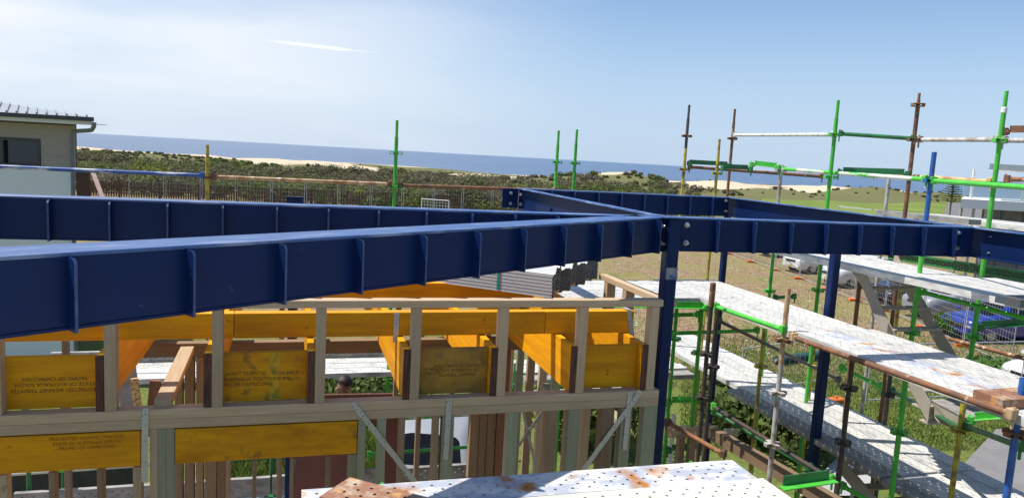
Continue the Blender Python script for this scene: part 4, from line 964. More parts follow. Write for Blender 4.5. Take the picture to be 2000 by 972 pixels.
for nm_, a, c, z0, z1 in (('window_frame', xw0, xw0 + .06, zw1, zw0), ('window_frame', xw1 - .06, xw1, zw1, zw0), ('window_frame', xw0 + .06, xw1 - .06, zw0 - .06, zw0), ('window_frame', xw0 + .06, xw1 - .06, zw1, zw1 + .05), ('mullion', xw1 - .86, xw1 - .81, zw1 + .05, zw0 - .06)):
    wallbox(nm_, a, c, Yw - .02, Yw + .055, z0, z1, gutm, wn)
wallbox('corner_trim', xr - .05, xr + .01, Yw - .012, Yw + .04, zm + .01, zt_, clad, house)
xe = hp(184, 240).x; ze = hp(184, 243).z
wallbox('fascia', xl, xe - .06, HY, HY + .03, ze - .02, ze + .13, white, house); wallbox('eave_soffit', xl, xe - .06, HY + .032, Yw + .1, ze - .0, ze + .015, white, house)
gt = wallbox('gutter', xl, xe, HY - .1, HY - .002, ze + .06, ze + .15, gutm, house)
# hip roof with ribs
rz, rzr, rdp = ze + .145, .30, 2.6
def rp_(x, d, z): return Vector((x - .64 * d, HY - .06 + d, z))
RV = [rp_(xl, 0, rz), rp_(xe, 0, rz), rp_(xe - 2.2, rdp, rz + rzr), rp_(xl, rdp, rz + rzr), rp_(xe, 2 * rdp, rz), rp_(xl, 2 * rdp, rz)]
rf = soup('roof', RV + [v - BZ * .03 for v in RV], [(0, 1, 2, 3), (1, 4, 2), (3, 2, 4, 5), (6, 9, 8, 7), (7, 8, 10), (9, 11, 10, 8), (0, 6, 7, 1), (1, 7, 10, 4)], roofm, house)
for k in range(15):
    x = xe - .12 - k * .215
    f_ = min(1, (xe - x) / 2.2)
    bar('roof_rib', rp_(x, 0, rz + .02), rp_(x, rdp * f_, rz + rzr * f_ + .02), .03, .045, roofm, rf)
def polytube(name, pts, r, m_, parent):
    bm = bmesh.new(); o = T(pts[0]); rings = []
    for i, p in enumerate(pts):
        d = (pts[min(i + 1, len(pts) - 1)] - pts[max(i - 1, 0)]).normalized(); a = d.cross(Vector((.3, .9, .1))).normalized(); b_ = d.cross(a)
        rings.append([bm.verts.new(T(p) - o + (a * math.cos(q) + b_ * math.sin(q)) * r * S) for q in [2 * math.pi * k / 10 for k in range(10)]])
    for A_, B_ in zip(rings, rings[1:]):
        for k in range(10): f = bm.faces.new((A_[k], A_[(k + 1) % 10], B_[(k + 1) % 10], B_[k])); f.smooth = True
    bmesh.ops.recalc_face_normals(bm, faces=bm.faces[:]); return from_bm(name, bm, Matrix.Translation(o), m_, parent)
dpm = mat('grey_downpipe', (.23, .22, .22), .5)
polytube('downpipe', [hp(184, 239, -.05), hp(183, 248, -.05), hp(179, 254, -.03), hp(172, 255, .1), hp(150, 256, .4), hp(142, 257, .42), hp(140, 262, .42), Vector((hp(141, 300, .42).x, Yw - .07, zm)), Vector((hp(141, 300, .42).x, Yw - .07, zb_))], .045, dpm, house)

# ================================================================== FENCES
brownf = mat('brown_picket_paint', (.115, .062, .04), .8, 0, (.08, .045, .03), 4, .5, .2, var=.1)
fA, fB = pz(152, 351, -4.1), pz(1010, 387, -4.1)
pf = empty('picket_fence', Vector((fA.x, fA.y, -5.5)), 'long brown timber picket fence in front of the dune scrub', 'fence')
fd_ = (fB - fA); fl_ = fd_.length; fd_.normalize(); fnn = Vector((-fd_.y, fd_.x, 0))
vs, fs = [], []; k = 0
while k * .205 < fl_:
    c = fA + fd_ * (k * .205); h_ = random.uniform(-.03, .03); wv = .065
    for a, b_ in ((-1, -1), (1, -1), (1, 1), (-1, 1)):
        for z in (-5.45, -4.1 + h_): vs.append(c + fd_ * (a * wv) + fnn * (b_ * .012) + BZ * z - BZ * c.z)
    o = k * 8; fs += [(o, o + 2, o + 3, o + 1), (o + 2, o + 4, o + 5, o + 3), (o + 4, o + 6, o + 7, o + 5), (o + 6, o, o + 1, o + 7), (o + 1, o + 3, o + 5, o + 7)]; k += 1
pk = soup('pickets', vs, fs, brownf, pf, kind='stuff')
for z in (-4.45, -5.15): bar('rail', Vector((fA.x, fA.y, z)) + fnn * .04, Vector((fB.x, fB.y, z)) + fnn * .04, .04, .08, brownf, pf)
for i in range(13):
    c = fA + fd_ * (fl_ * i / 12); bar('post', Vector((c.x, c.y, -5.5)) + fnn * .06, Vector((c.x, c.y, -3.95)) + fnn * .06, .12, .12, brownf, pf, up=Vector((1, 0, 0)))
steelf = mat('galvanised_fence', (.50, .51, .52), .45, .3)
def mesh_panel(P, Q, h, label, group, nv=16, nh=10, rw=.005, m_=steelf, feet=True, rt=.017):
    """temporary fence panel standing from P to Q (ground points)"""
    e = empty('mesh_fence', (P + Q) / 2, label, 'fence panel', group); d = Q - P
    for k in (P, Q): tube('post', k + BZ * .03, k + BZ * h, m_, e, r=rt, n=8)
    for z in (.12, h - .01): tube('rail', P + BZ * z, Q + BZ * z, m_, e, r=rt, n=8)
    vs, fs = [], []
    n_ = Vector((-d.y, d.x, 0)).normalized() * rw; s_ = d.normalized() * rw
    def strip(a, c, off):
        o = len(vs); vs.extend([a - off, a + off, c + off, c - off]); fs.append((o, o + 1, o + 2, o + 3))
    for i in range(1, nv): c = P + d * (i / nv); strip(c + BZ * .12, c + BZ * (h - .01), s_); strip(c + BZ * .12, c + BZ * (h - .01), n_)
    for i in range(1, nh): z = .12 + (h - .13) * i / nh; strip(P + BZ * z, Q + BZ * z, BZ * rw)
    w_ = soup('wire_mesh', vs, fs, m_, e); w_['kind'] = 'stuff'
    if feet: bar('orange_foot', P - n_ / rw * .3 + BZ * .06 - d.normalized() * .0, P + n_ / rw * .3 + BZ * .06, .22, .12, orange, e, bev=.02)
    return e
px_ = [250, 322, 393, 462, 530, 597, 662, 725, 787, 848, 904, 962, 1015]
GP = []
for x in px_:
    r = ray(x, 372); k = fA.dot(fnn) - 2.0; GP.append(r * (k / r.dot(fnn)))
for i, (a, c) in enumerate(zip(GP, GP[1:])):
    a = Vector((a.x, a.y, -5.5)); c = Vector((c.x, c.y, -5.5)); g_ = (c - a).normalized() * .09
    mesh_panel(a + g_, c - g_, 2.3, f'tall wire security panel before the picket fence, {(ORD + ["seventh", "eighth", "ninth", "tenth", "eleventh", "twelfth"])[i]} from the left', 'wire panels along the picket fence', nv=10, nh=6, rw=.006, feet=False, rt=.03)
FP = [(1380, 481), (1423, 496), (1467, 512), (1513, 528), (1561, 545), (1612, 566), (1668, 587), (1728, 607), (1800, 640), (1880, 676), (1975, 722)]
FG = [pz(x, y, -5.5) for x, y in FP]
for i, (a, c) in enumerate(zip(FG, FG[1:])):
    g_ = (c - a).normalized() * .05
    mesh_panel(a + g_, c - g_, 1.85, f'temporary site fence panel with orange foot, {(ORD + ["seventh", "eighth", "ninth", "tenth"])[i]} along the car park from the left', 'temporary fence panels by the parked cars', nv=18, nh=9, rw=.0045)
a, c = pz(1443, 778, -5.5), pz(1640, 742, -5.5); mesh_panel(a, c, 1.25, 'grey fence panel standing on the grass behind the lower deck', 'fence panels on the grass', nv=20, nh=6, rw=.004, feet=False)
a, c = pz(1690, 790, -5.5), pz(1990, 775, -5.5); mesh_panel(a, c, 1.5, 'grey fence panel standing in the grass below the stair', 'fence panels on the grass', nv=20, nh=6, rw=.004, feet=False)
a, c = pz(822, 436, -5.5), pz(875, 440, -5.5)
e = mesh_panel(a, c, 1.9, 'white mesh gate panel leaning beyond the second blue beam', None, nv=9, nh=8, rw=.012, m_=white, feet=False, rt=.03)
P, Q = py(182, 338, 30), py(195, 372, 29.4)
tag(bar('timber_prop', P, Q + (Q - P) * 2.2, .16, .05, mat('pinkish_prop_timber', (.5, .34, .27), .7)), 'pinkish timber prop leaning beside the neighbour house', 'timber prop')
tag(bar('timber_gate', py(150, 372, 26), py(176, 373, 26), .05, 1.4, brownf), 'brown timber gate between the house and the prop', 'gate')

# ================================================================== VEGETATION
def leaf_mat(name, c1, c2, tr=.25):
    M = bpy.data.materials.new(name); M.use_nodes = True; t = M.node_tree; b = t.nodes['Principled BSDF']; b.inputs['Roughness'].default_value = .75; b.inputs['Specular IOR Level'].default_value = .15
    ge = N(t, 'ShaderNodeNewGeometry'); n_ = noise(t, .8, 4, ge.outputs['Position'])
    c_ = mixc(t, n_.outputs[0], c1, c2, .35, .65)
    hs = N(t, 'ShaderNodeHueSaturation'); mr_ = N(t, 'ShaderNodeMapRange'); mr_.inputs[3].default_value = .65; mr_.inputs[4].default_value = 1.3
    t.links.new(ge.outputs['Random Per Island'], mr_.inputs[0]); t.links.new(mr_.outputs[0], hs.inputs['Value']); t.links.new(c_, hs.inputs['Color']); t.links.new(hs.outputs[0], b.inputs['Base Color'])
    trn = N(t, 'ShaderNodeBsdfTranslucent'); t.links.new(hs.outputs[0], trn.inputs[0]); mx = N(t, 'ShaderNodeMixShader'); mx.inputs[0].default_value = tr
    o_ = t.nodes['Material Output']; t.links.new(b.outputs[0], mx.inputs[1]); t.links.new(trn.outputs[0], mx.inputs[2]); t.links.new(mx.outputs[0], o_.inputs[0]); return M
LM = [leaf_mat('olive_scrub_leaf', (.085, .09, .04), (.14, .135, .065)), leaf_mat('grey_scrub_leaf', (.17, .15, .10), (.115, .10, .065)), leaf_mat('green_scrub_leaf', (.085, .12, .03), (.13, .16, .045)), leaf_mat('yellow_green_leaf', (.16, .19, .03), (.22, .22, .05))]
fresh = leaf_mat('fresh_green_leaf', (.06, .14, .02), (.10, .20, .03)); grassm = leaf_mat('grass_blade', (.12, .19, .035), (.20, .24, .06), .3); strawm = leaf_mat('dry_grass_blade', (.27, .23, .10), (.20, .18, .07), .2)
rnd = random.Random(11)
def leaves(c, rx, ry, rz_, n, sz, vs, fs, lump=None):
    lumps = [(Vector((rnd.uniform(-1, 1), rnd.uniform(-1, 1), rnd.uniform(-.4, 1))).normalized(), rnd.uniform(.75, 1.15)) for _ in range(7)]
    for _ in range(n):
        d = Vector((rnd.gauss(0, 1), rnd.gauss(0, 1), rnd.gauss(0, 1) * .9 + .35)).normalized()
        l = max(lumps, key=lambda q: q[0].dot(d)); rr = (rnd.random() ** .35) * (l[1] * (.72 + .28 * l[0].dot(d)))
        p = Vector((c[0] + d.x * rx * rr, c[1] + d.y * ry * rr, c[2] + d.z * rz_ * rr))
        nrm = (d + Vector((rnd.uniform(-.8, .8), rnd.uniform(-.8, .8), rnd.uniform(-.4, .9)))).normalized()
        a = nrm.orthogonal().normalized(); b_ = nrm.cross(a); q = rnd.uniform(0, 6.3); a, b_ = a * math.cos(q) + b_ * math.sin(q), b_ * math.cos(q) - a * math.sin(q)
        s = sz * rnd.uniform(.6, 1.3); o = len(vs)
        vs.extend([p - a * s, p + b_ * s * .5, p + a * s, p - b_ * s * .5]); fs.append((o, o + 1, o + 2, o + 3))
SCR = [([], []) for _ in range(4)]
cnt = 0
for _ in range(4200):
    y = 70 + 190 * rnd.random() ** 1.25; x = rnd.uniform(-.72, .70) * y
    if sandiness(x, y) > .42 or y > 224: continue
    if x > .25 * y and (y < 178 or x > .60 * y) and not (y > 140 and any(math.hypot(x - P.x, y - P.y) < r * 1.25 for P, h, r in MPOS)): continue
    if x > .33 * y and rnd.random() < .5: continue
    hgt = (.9 + 1.3 * vnoise(x / 15, y / 15, 21)) * (.4 + .9 * rnd.random() ** 1.6) * (1.0 - .68 * sstep(105, 170, y))
    if x > .2 * y: hgt *= .8
    w_ = hgt * rnd.uniform(.9, 1.7); k = min(3, int(vnoise(x / 12, y / 12, 33) * 3.0 + rnd.random() * .9))
    if k == 3 and rnd.random() < .6: k = 2
    leaves((x, y, ground_z(x, y) + hgt * .35), w_, w_, hgt * .75, int(90 + 75 * hgt * (90 / y)), .075 + .0010 * y, *SCR[k]); cnt += 1
for _ in range(120):
    y = 74 + 50 * rnd.random() ** 1.3; x = rnd.uniform(-.70, .30) * y; hgt = rnd.uniform(1.0, 2.1) * (1 - .35 * sstep(85, 120, y)); w_ = hgt * rnd.uniform(.9, 1.5); k = rnd.choice((0, 0, 1, 1, 2, 3))
    if sandiness(x, y) > .42: continue
    leaves((x, y, ground_z(x, y) + hgt * .4), w_, w_, hgt * .7, 520, .11, *SCR[k])
for k, nm_ in enumerate(('olive coastal scrub covering the dunes', 'grey brown coastal scrub covering the dunes', 'green coastal scrub covering the dunes', 'yellow green coastal bushes among the dune scrub')):
    if SCR[k][0]: tag(soup('dune_scrub', *SCR[k], LM[k], kind='stuff'), nm_, 'scrub')
def bush(name, P, r, h, n, sz, m_, label, cat='bush'):
    e = empty(name, P, label, cat); vs, fs = [], []
    leaves((P.x, P.y, P.z + h * .5), r, r * .9, h * .55, n, sz, vs, fs); soup('foliage', vs, fs, m_, e)
    bm = bmesh.new()
    for i in range(5):
        a = rnd.uniform(0, 6.28); top = Vector((math.cos(a) * r * .5, math.sin(a) * r * .5, h * .6)); b0 = Vector((math.cos(a) * .05, math.sin(a) * .05, 0)); d = (top - b0)
        s1 = d.orthogonal().normalized() * .035; s2 = d.cross(s1).normalized() * .035
        A_ = [bm.verts.new((b0 + q) * S) for q in (s1, s2, -s1, -s2)]; B_ = [bm.verts.new((top + q * .3) * S) for q in (s1, s2, -s1, -s2)]
        for k in range(4): bm.faces.new((A_[k], A_[(k + 1) % 4], B_[(k + 1) % 4], B_[k]))
    from_bm('stem', bm, Matrix.Translation(T(P)), pine_dark, e); return e
def gp(x, y, Y): P = py(x, y, Y); return Vector((P.x, P.y, ground_z(P.x, P.y)))
bush('garden_shrub', gp(242, 372, 36), 1.0, 2.0, 700, .16, fresh, 'bright green rounded shrub showing above the blue beam at left')
bush('coastal_bush', gp(650, 380, 52), 2.0, 1.5, 500, .17, LM[3], 'yellow green low bush behind the picket fence left of the green upright')
bush('coastal_bush', gp(305, 330, 78), 2.6, 2.4, 420, .22, LM[3], 'yellow flowering bush behind the fence near the house')
bush('coastal_bush', gp(905, 360, 76), 3.2, 3.3, 700, .2, LM[0], 'dark bush with bare twigs rising against the sea left of the leaning panel')
bush('coastal_bush', gp(1200, 360, 80), 2.8, 2.1, 420, .22, LM[3], 'yellow green bush above the rear beam below the sand dune')
bush('roadside_bush', pz(1853, 655, -5.5), .8, .75, 1300, .06, fresh, 'round green bush between the stair and the blue car')
for i, (x, y, r, h) in enumerate(((1420, 850, 1.0, 1.4), (1490, 850, 1.1, 1.3), (1555, 890, .9, 1.1), (1935, 740, .8, .6), (1180, 880, 1.1, 1.6), (1110, 870, .9, 1.5), (720, 800, 1.6, 1.2))):
    bush('leafy_shrub', pz(x, y, -5.5), r, h, 1500, .085, fresh if i % 2 else LM[2], ['leafy green shrub beside the black uprights', 'leafy green shrub under the lower deck edge', 'leafy green shrub left of the lower blue post', 'low green shrub in the grass at the right edge', 'green shrub seen between the right-hand studs', 'green shrub seen through the cross brace', 'green shrub behind the worker'][i])
def grass(name, n, area, hmin, hmax, m_, label, wd=.012):
    vs, fs = [], []
    for _ in range(n):
        x, y = area(); P = pz(x, y, -5.5); h = rnd.uniform(hmin, hmax); a = rnd.uniform(0, 6.28); d = Vector((math.cos(a), math.sin(a), 0)); l = Vector((rnd.uniform(-.5, .5), rnd.uniform(-.5, .5), 0)) * h
        o = len(vs); b0 = Vector((P.x + rnd.uniform(-.05, .05), P.y + rnd.uniform(-.05, .05), ground_z(P.x, P.y))); vs.extend([b0 - d * wd, b0 + d * wd, b0 + l * .4 + BZ * h * .6 + d * wd * .6, b0 + l + BZ * h]); fs.append((o, o + 1, o + 2, o + 3))
    return tag(soup(name, vs, fs, m_, kind='stuff'), label, 'grass')
grass('grass', 42000, lambda: (rnd.uniform(1330, 2000), rnd.uniform(655, 880)), .02, .085, grassm, 'green grass growing under and behind the right scaffold')
grass('grass', 9000, lambda: (rnd.uniform(430, 800), rnd.uniform(730, 960)), .1, .35, grassm, 'green grass seen through the middle openings')
grass('dry_grass', 15000, lambda: (rnd.uniform(1180, 1900), 500 + 260 * rnd.random() ** .8), .03, .10, strawm, 'dry straw coloured grass across the dirt beyond the deck', .012)

P, Q = pz(1516, 712, -5.5), pz(1606, 700, -5.5)
e = empty('shade_cloth_roll', (P + Q) / 2, 'dark teal roll of shade cloth lying on the grass behind the pale upright', 'cloth roll')
tube('roll', P + BZ * .13, Q + BZ * .13, mat('dark_teal_cloth', (.012, .06, .06), .85, 0, (.02, .09, .085), 12, .5, .1), e, r=.13, n=14); tube('core', P + BZ * .13 - (Q - P) * .03, Q + BZ * .13 + (Q - P) * .03, greyt, e, r=.04)
P = pz(1632, 786, -5.5); e = empty('orange_block', P, 'orange plastic fence foot lying on the grass beside the dark uprights', 'fence foot')
bar('block', P + BZ * .06 - BU * .22, P + BZ * .06 + BU * .22, .2, .12, orange, e, bev=.03); tube('socket', P + BZ * .06, P + BZ * .17, orange, e, r=.04)
# small pale stones scattered over the dirt
vs, fs = [], []
for _ in range(420):
    P = pz(rnd.uniform(1180, 1900), 498 + 230 * rnd.random(), -5.5); s = rnd.uniform(.02, .07); o = len(vs)
    vs.extend([Vector((P.x, P.y, -5.5)) + Vector(q) * s for q in ((-1, -.6, 0), (1, -.8, 0), (.8, .9, 0), (-.9, .7, 0), (-.4, -.2, .7), (.5, .1, .6))])
    fs += [(o, o + 1, o + 5, o + 4), (o + 1, o + 2, o + 5), (o + 2, o + 3, o + 4, o + 5), (o + 3, o, o + 4)]
tag(soup('stones', vs, fs, mat('pale_stone', (.48, .43, .37), .9), kind='stuff'), 'pale stones scattered over the dirt', 'stones')

# ================================================================== VEHICLES
tyre = mat('tyre_rubber', (.018, .018, .018), .8); rimm = mat('alloy_rim', (.45, .46, .47), .35, .6); lampm = mat('headlamp_lens', (.62, .64, .66), .12, .2); redl = mat('red_lamp_lens', (.35, .012, .012), .2); blackp = mat('black_trim', (.02, .02, .022), .5); platem = mat('yellow_number_plate', (.7, .55, .05), .5)
def wheel_me(r, w_):
    a = bmesh.new(); cyl_bm(r, w_, 20, a, axis='Y'); bmesh.ops.bevel(a, geom=[e for e in a.edges if not e.smooth], offset=.025, segments=2, affect='EDGES'); m1 = bpy.data.meshes.new('tyre'); a.to_mesh(m1); a.free(); m1.materials.append(tyre)
    a = bmesh.new(); cyl_bm(r * .64, w_ * 1.02, 16, a, axis='Y')
    for k in range(5): q = Matrix.Rotation(k * 2 * math.pi / 5, 3, 'Y'); add_box(a, q @ Vector((r * .32, 0, 0)), (r * .5, w_ * 1.07, r * .14), q)
    m2 = bpy.data.meshes.new('rim'); a.to_mesh(m2); a.free(); m2.materials.append(rimm); return m1, m2
WHE = wheel_me(.345, .215)
SHAPES = {  # x, z_low, z_belt, z_top, half_width, half_top ; glass flags on segment i
 'ute': [(2.55, .45, .72, .78, .72, .62), (2.48, .30, .92, 1.00, .84, .74), (2.1, .28, .98, 1.10, .90, .80), (1.25, .28, 1.05, 1.17, .92, .82), (.55, .28, 1.10, 1.74, .92, .68), (-.2, .28, 1.10, 1.80, .92, .70), (-.95, .28, 1.10, 1.74, .92, .68), (-1.08, .28, 1.10, 1.14, .92, .90), (-2.5, .34, 1.08, 1.12, .91, .89), (-2.6, .42, 1.0, 1.05, .86, .84)],
 'wagon': [(2.35, .42, .70, .76, .70, .60), (2.28, .28, .88, .96, .82, .72), (1.9, .25, .95, 1.06, .90, .80), (1.0, .25, 1.00, 1.14, .92, .82), (.3, .25, 1.05, 1.66, .92, .68), (-.8, .25, 1.06, 1.72, .92, .69), (-1.75, .25, 1.06, 1.64, .91, .66), (-2.15, .27, 1.02, 1.14, .88, .80), (-2.28, .34, .92, .98, .82, .76)],
 'hatch': [(2.05, .38, .62, .68, .66, .58), (2.0, .24, .76, .86, .80, .70), (1.65, .22, .84, .95, .85, .76), (.95, .22, .90, 1.02, .86, .78), (.2, .22, .94, 1.44, .86, .62), (-.7, .22, .96, 1.50, .86, .63), (-1.5, .22, .97, 1.42, .85, .60), (-1.92, .24, .93, 1.00, .82, .74), (-2.05, .30, .80, .86, .76, .70)],
}
def car(kind, P, fwd, m_, label, plate=None, name='parked_car', group='cars parked along the site fence', cat='car'):
    st_ = SHAPES[kind]; e = bpy.data.objects.new(name, None); COL.objects.link(e)
    f = Vector((fwd[0], fwd[1], 0)).normalized(); M = Matrix((f, Vector((-f.y, f.x, 0)), Vector((0, 0, 1)))).transposed().to_4x4(); M.translation = T(P); e.matrix_basis = M; WORLD[e.name] = M; tag(e, label, cat, group); e.empty_display_size = .3
    def ring(s):
        x, zl, zb__, zt__, hw, ht = s
        half = [(hw * .86, zl), (hw, zl + (zb__ - zl) * .35), (hw * .995, zl + (zb__ - zl) * .8), (hw * .95, zb__), (ht, zt__ - .03), (ht * .78, zt__)]
        return [(x, y, z) for y, z in half] + [(x, -y, z) for y, z in reversed(half)]
    rings = [ring(s) for s in st_]; body = bmesh.new(); gl = bmesh.new()
    BV = [[body.verts.new(p) for p in r] for r in rings]
    n = 12; gfaces = []
    for i in range(len(rings) - 1):
        cabin = lambda s: s[3] - s[2] > .3
        ca, cb_ = cabin(st_[i]), cabin(st_[i + 1])
        for k in range(n):
            k2 = (k + 1) % n
            if k == 11: continue
            side = k in (3, 7); topf = k in (4, 5, 6)
            q = (BV[i][k], BV[i][k2], BV[i + 1][k2], BV[i + 1][k])
            f_ = body.faces.new(q); f_.smooth = True
            if (side and ca and cb_) or (ca != cb_ and k in (4, 5, 6) and k == 5): gfaces.append((i, k, side))
    body.faces.new(BV[0]); body.faces.new(BV[-1][::-1])
    bmesh.ops.recalc_face_normals(body, faces=body.faces[:])
    from_bm('body', body, M, m_, e)
    for i, k, side in gfaces:   # glass panels slightly proud
        a, b_, c, d = [Vector(p) for p in (rings[i][k], rings[i][(k + 1) % n], rings[i + 1][(k + 1) % n], rings[i + 1][k])]
        ctr = (a + b_ + c + d) / 4; nr = (b_ - a).cross(d - a).normalized(); nr = nr if nr.dot(ctr - Vector((ctr.x, 0, .7))) > 0 else -nr
        g_ = bmesh.new(); sc_ = (.90, .86) if side else (.96, .92)
        pts = [ctr + (p - ctr) * sc_[0] + nr * .012 for p in (a, b_, c, d)]
        if not side: pts = [ctr + (p - ctr) * .94 + Vector((0, (p - ctr).y * .10, 0)) + nr * .012 for p in (a, b_, c, d)]
        cut = []
        for q_ in range(4):
            p0, p1, p2 = pts[q_ - 1], pts[q_], pts[(q_ + 1) % 4]
            cut += [p1 + (p0 - p1) * .16, p1 + (p0 - p1) * .05 + (p2 - p1) * .05, p1 + (p2 - p1) * .16]
        pts = cut
        v_ = [g_.verts.new(p) for p in pts]; g_.faces.new(v_); bmesh.ops.solidify(g_, geom=g_.faces[:], thickness=.006)
        from_bm('side_window' if side else ('windscreen' if st_[i][0] > 0 else 'rear_window'), g_, M, glassd, e)
    L0_, L1_ = st_[1][0], st_[-1][0]
    for xx in (st_[2][0] - .55, st_[-2][0] + .75):
        for s in (-1, 1):
            hw = .80 if kind != 'hatch' else .74
            Mw = M @ Matrix.Translation((xx, s * hw, .345)); wo = mesh_obj('wheel', WHE[0], Mw, None, e); mesh_obj('rim', WHE[1], Mw, None, wo)
            ar = bmesh.new(); cyl_bm(.40, .05, 18, ar, axis='Y'); from_bm('wheel_arch', ar, M @ Matrix.Translation((xx, s * (hw + .075), .36)), blackp, e)
    def pbox(nm_, x, y, z, sx_, sy, sz, mm): bm_ = bmesh.new(); add_box(bm_, (0, 0, 0), (sx_, sy, sz)); bmesh.ops.bevel(bm_, geom=bm_.edges[:], offset=min(sx_, sy, sz) * .25, segments=2, affect='EDGES'); return from_bm(nm_, bm_, M @ Matrix.Translation((x, y, z)), mm, e)
    zf = st_[1][2]
    for s in (-1, 1):
        pbox('headlight', L0_ - .03, s * .62, zf - .12, .16, .32, .16, lampm); pbox('tail_light', L1_ + .03, s * .74, st_[-2][2] - .1, .1, .14, .26, redl); pbox('wing_mirror', .95 if kind != 'ute' else 1.0, s * 1.0, 1.08, .12, .2, .14, m_)
    pbox('grille', L0_ + .045, 0, zf - .14, .06, .85, .17, blackp); pbox('front_bumper', L0_ + .03, 0, .42, .14, 1.45, .2, m_ if kind != 'ute' else rimm)
    if plate: pbox('number_plate', L0_ + .12, 0, .46, .02, .37, .11, platem)
    pbox('rear_bumper', L1_ - .02, 0, .45, .12, 1.45, .22, m_)
    if kind == 'ute':
        pbox('tray_cover', -1.75, 0, 1.125, 1.35, 1.62, .05, blackp)
    return e
whitec = mat('white_car_paint', (.68, .69, .69), .3, 0, (.64, .65, .65), 2, .5, .4, coat=.6, var=.01); silverc = mat('silver_car_paint', (.30, .31, .335), .34, .1, (.285, .295, .32), 2, .5, .4, coat=.15, var=.01); bluec = mat('blue_car_paint', (.012, .04, .30), .28, .1, (.01, .036, .27), 2, .5, .4, coat=.7, var=.01); navyc = mat('navy_car_paint', (.012, .018, .05), .28, .1, coat=.7, var=.01)
fwv = (-.93, -.36)
def ahead(x, y, off): P = pz(x, y, -5.5); f = Vector((fwv[0], fwv[1], 0)).normalized(); return P - f * off
car('wagon', ahead(1550, 531, 1.8), fwv, whitec, 'white four-wheel drive with a yellow plate behind the fence, leftmost of the cars', True)
car('wagon', ahead(1622, 558, 1.8), fwv, whitec, 'white car second along the fence, mostly hidden by the blue post', True)
car('hatch', ahead(1716, 592, 1.7), fwv, navyc, 'dark blue car seen through the steel stair')
car('ute', ahead(1806, 624, 1.9), (-.97, -.24), silverc, 'silver pickup behind the fence under the upper right deck', cat='pickup')
car('hatch', ahead(1876, 664, 1.7), (-.97, -.24), bluec, 'bright blue car at the right edge under the green rail')
car('hatch', ahead(2035, 778, 1.3), (-.97, -.24), whitec, 'white car just entering the frame at the lower right')
car('ute', ahead(1480, 500, 2.6), fwv, navyc, 'black pickup showing just below the beam left of the white cars', cat='pickup')
car('hatch', Vector((-1.0, 12.2, -5.5)), (.06, 1), silverc, 'silver hatchback seen from behind through the stud opening', group=None)
fwv = (-.5, -.87)
for i, (x, y) in enumerate(((1935, 411), (1960, 409), (1985, 412), (1945, 404))):
    car('wagon' if i % 2 else 'hatch', py(x, y, 75 + 8 * i) * 1.0 if False else Vector((py(x, y, 82 + 4 * i).x, 82 + 4 * i, -5.45)), (-1, .1), [whitec, silverc, whitec, navyc][i], ['tiny white car in the distant car park, leftmost', 'tiny silver car in the distant car park', 'tiny white car in the distant car park at the right edge', 'tiny dark car in the distant car park, farthest back'][i], group='cars in the distant car park')

# ================================================================== FAR RIGHT BUILDING, SIGNS, TREE
fbY = 30
fb = empty('flat_roofed_building', Vector((py(1960, 430, fbY).x, fbY, -5.5)), 'white flat-roofed building with a glass balustrade at the right edge', 'building')
x0 = py(1876, 400, fbY).x; x1 = x0 + 7; zt2, zb2 = py(1876, 388, fbY).z, py(1876, 406, fbY).z
skewbox('white_parapet', x0, x1, fbY, fbY + 5, zb2, zt2, white, fb, .62)
skewbox('dark_wall', x0 + 1.15, x1, fbY + .35, fbY + 4.8, -5.5, zb2, mat('olive_grey_wall', (.16, .155, .135), .8), fb, .62)
for i in range(5): wallbox('wall_joint_strip', x0 + 1.9 + i * .9, x0 + 1.93 + i * .9, fbY + .33, fbY + .349, -5.5, zb2, gutm, fb)
for i in range(3): wallbox('post', x0 + .1 + i * .5, x0 + .18 + i * .5, fbY + .1, fbY + .18, -5.5, zb2, greyt, fb)
gls = bpy.data.materials.new('clear_glass'); gls.use_nodes = True; t = gls.node_tree; b = t.nodes['Principled BSDF']; b.inputs['Base Color'].default_value = (.75, .88, .85, 1); b.inputs['Roughness'].default_value = .03; b.inputs['Alpha'].default_value = .28
for i in range(4): wallbox('glass_pane', x0 + .1 + i * 1.25, x0 + 1.3 + i * 1.25, fbY + .1, fbY + .12, zt2 + .03, zt2 + .62, gls, fb)
zr0, zr1 = py(1975, 333, fbY).z, py(1975, 321, fbY).z; xr0 = py(1948, 326, fbY).x
skewbox('white_canopy', xr0, x1, fbY + .5, fbY + 4, zr0, zr1, white, fb, .65)
for xx in (xr0 + .3, xr0 + 2.5): wallbox('canopy_post', xx, xx + .08, fbY + 2, fbY + 2.08, zt2, zr0, white, fb)
P = pz(1826, 410, -5.5) ; P = gp(1826, 410, 62)
e = empty('blue_sign', P, 'blue information sign on the lawn left of the blue upright', 'sign'); 
for s in (-.32, .32): bar('post', P + Vector((s, 0, 0)), P + Vector((s, 0, 2.0)), .06, .06, slate, e, up=Vector((1, 0, 0)))
bar('sign_panel', P + Vector((-.3, -.05, 1.4)), P + Vector((.3, -.05, 1.4)), .04, 1.1, mat('sign_blue', (.03, .2, .5), .4), e); bar('sign_text_strip', P + Vector((-.22, -.075, 1.25)), P + Vector((.22, -.075, 1.25)), .004, .3, mat('sign_light_blue', (.3, .5, .75), .4), e)
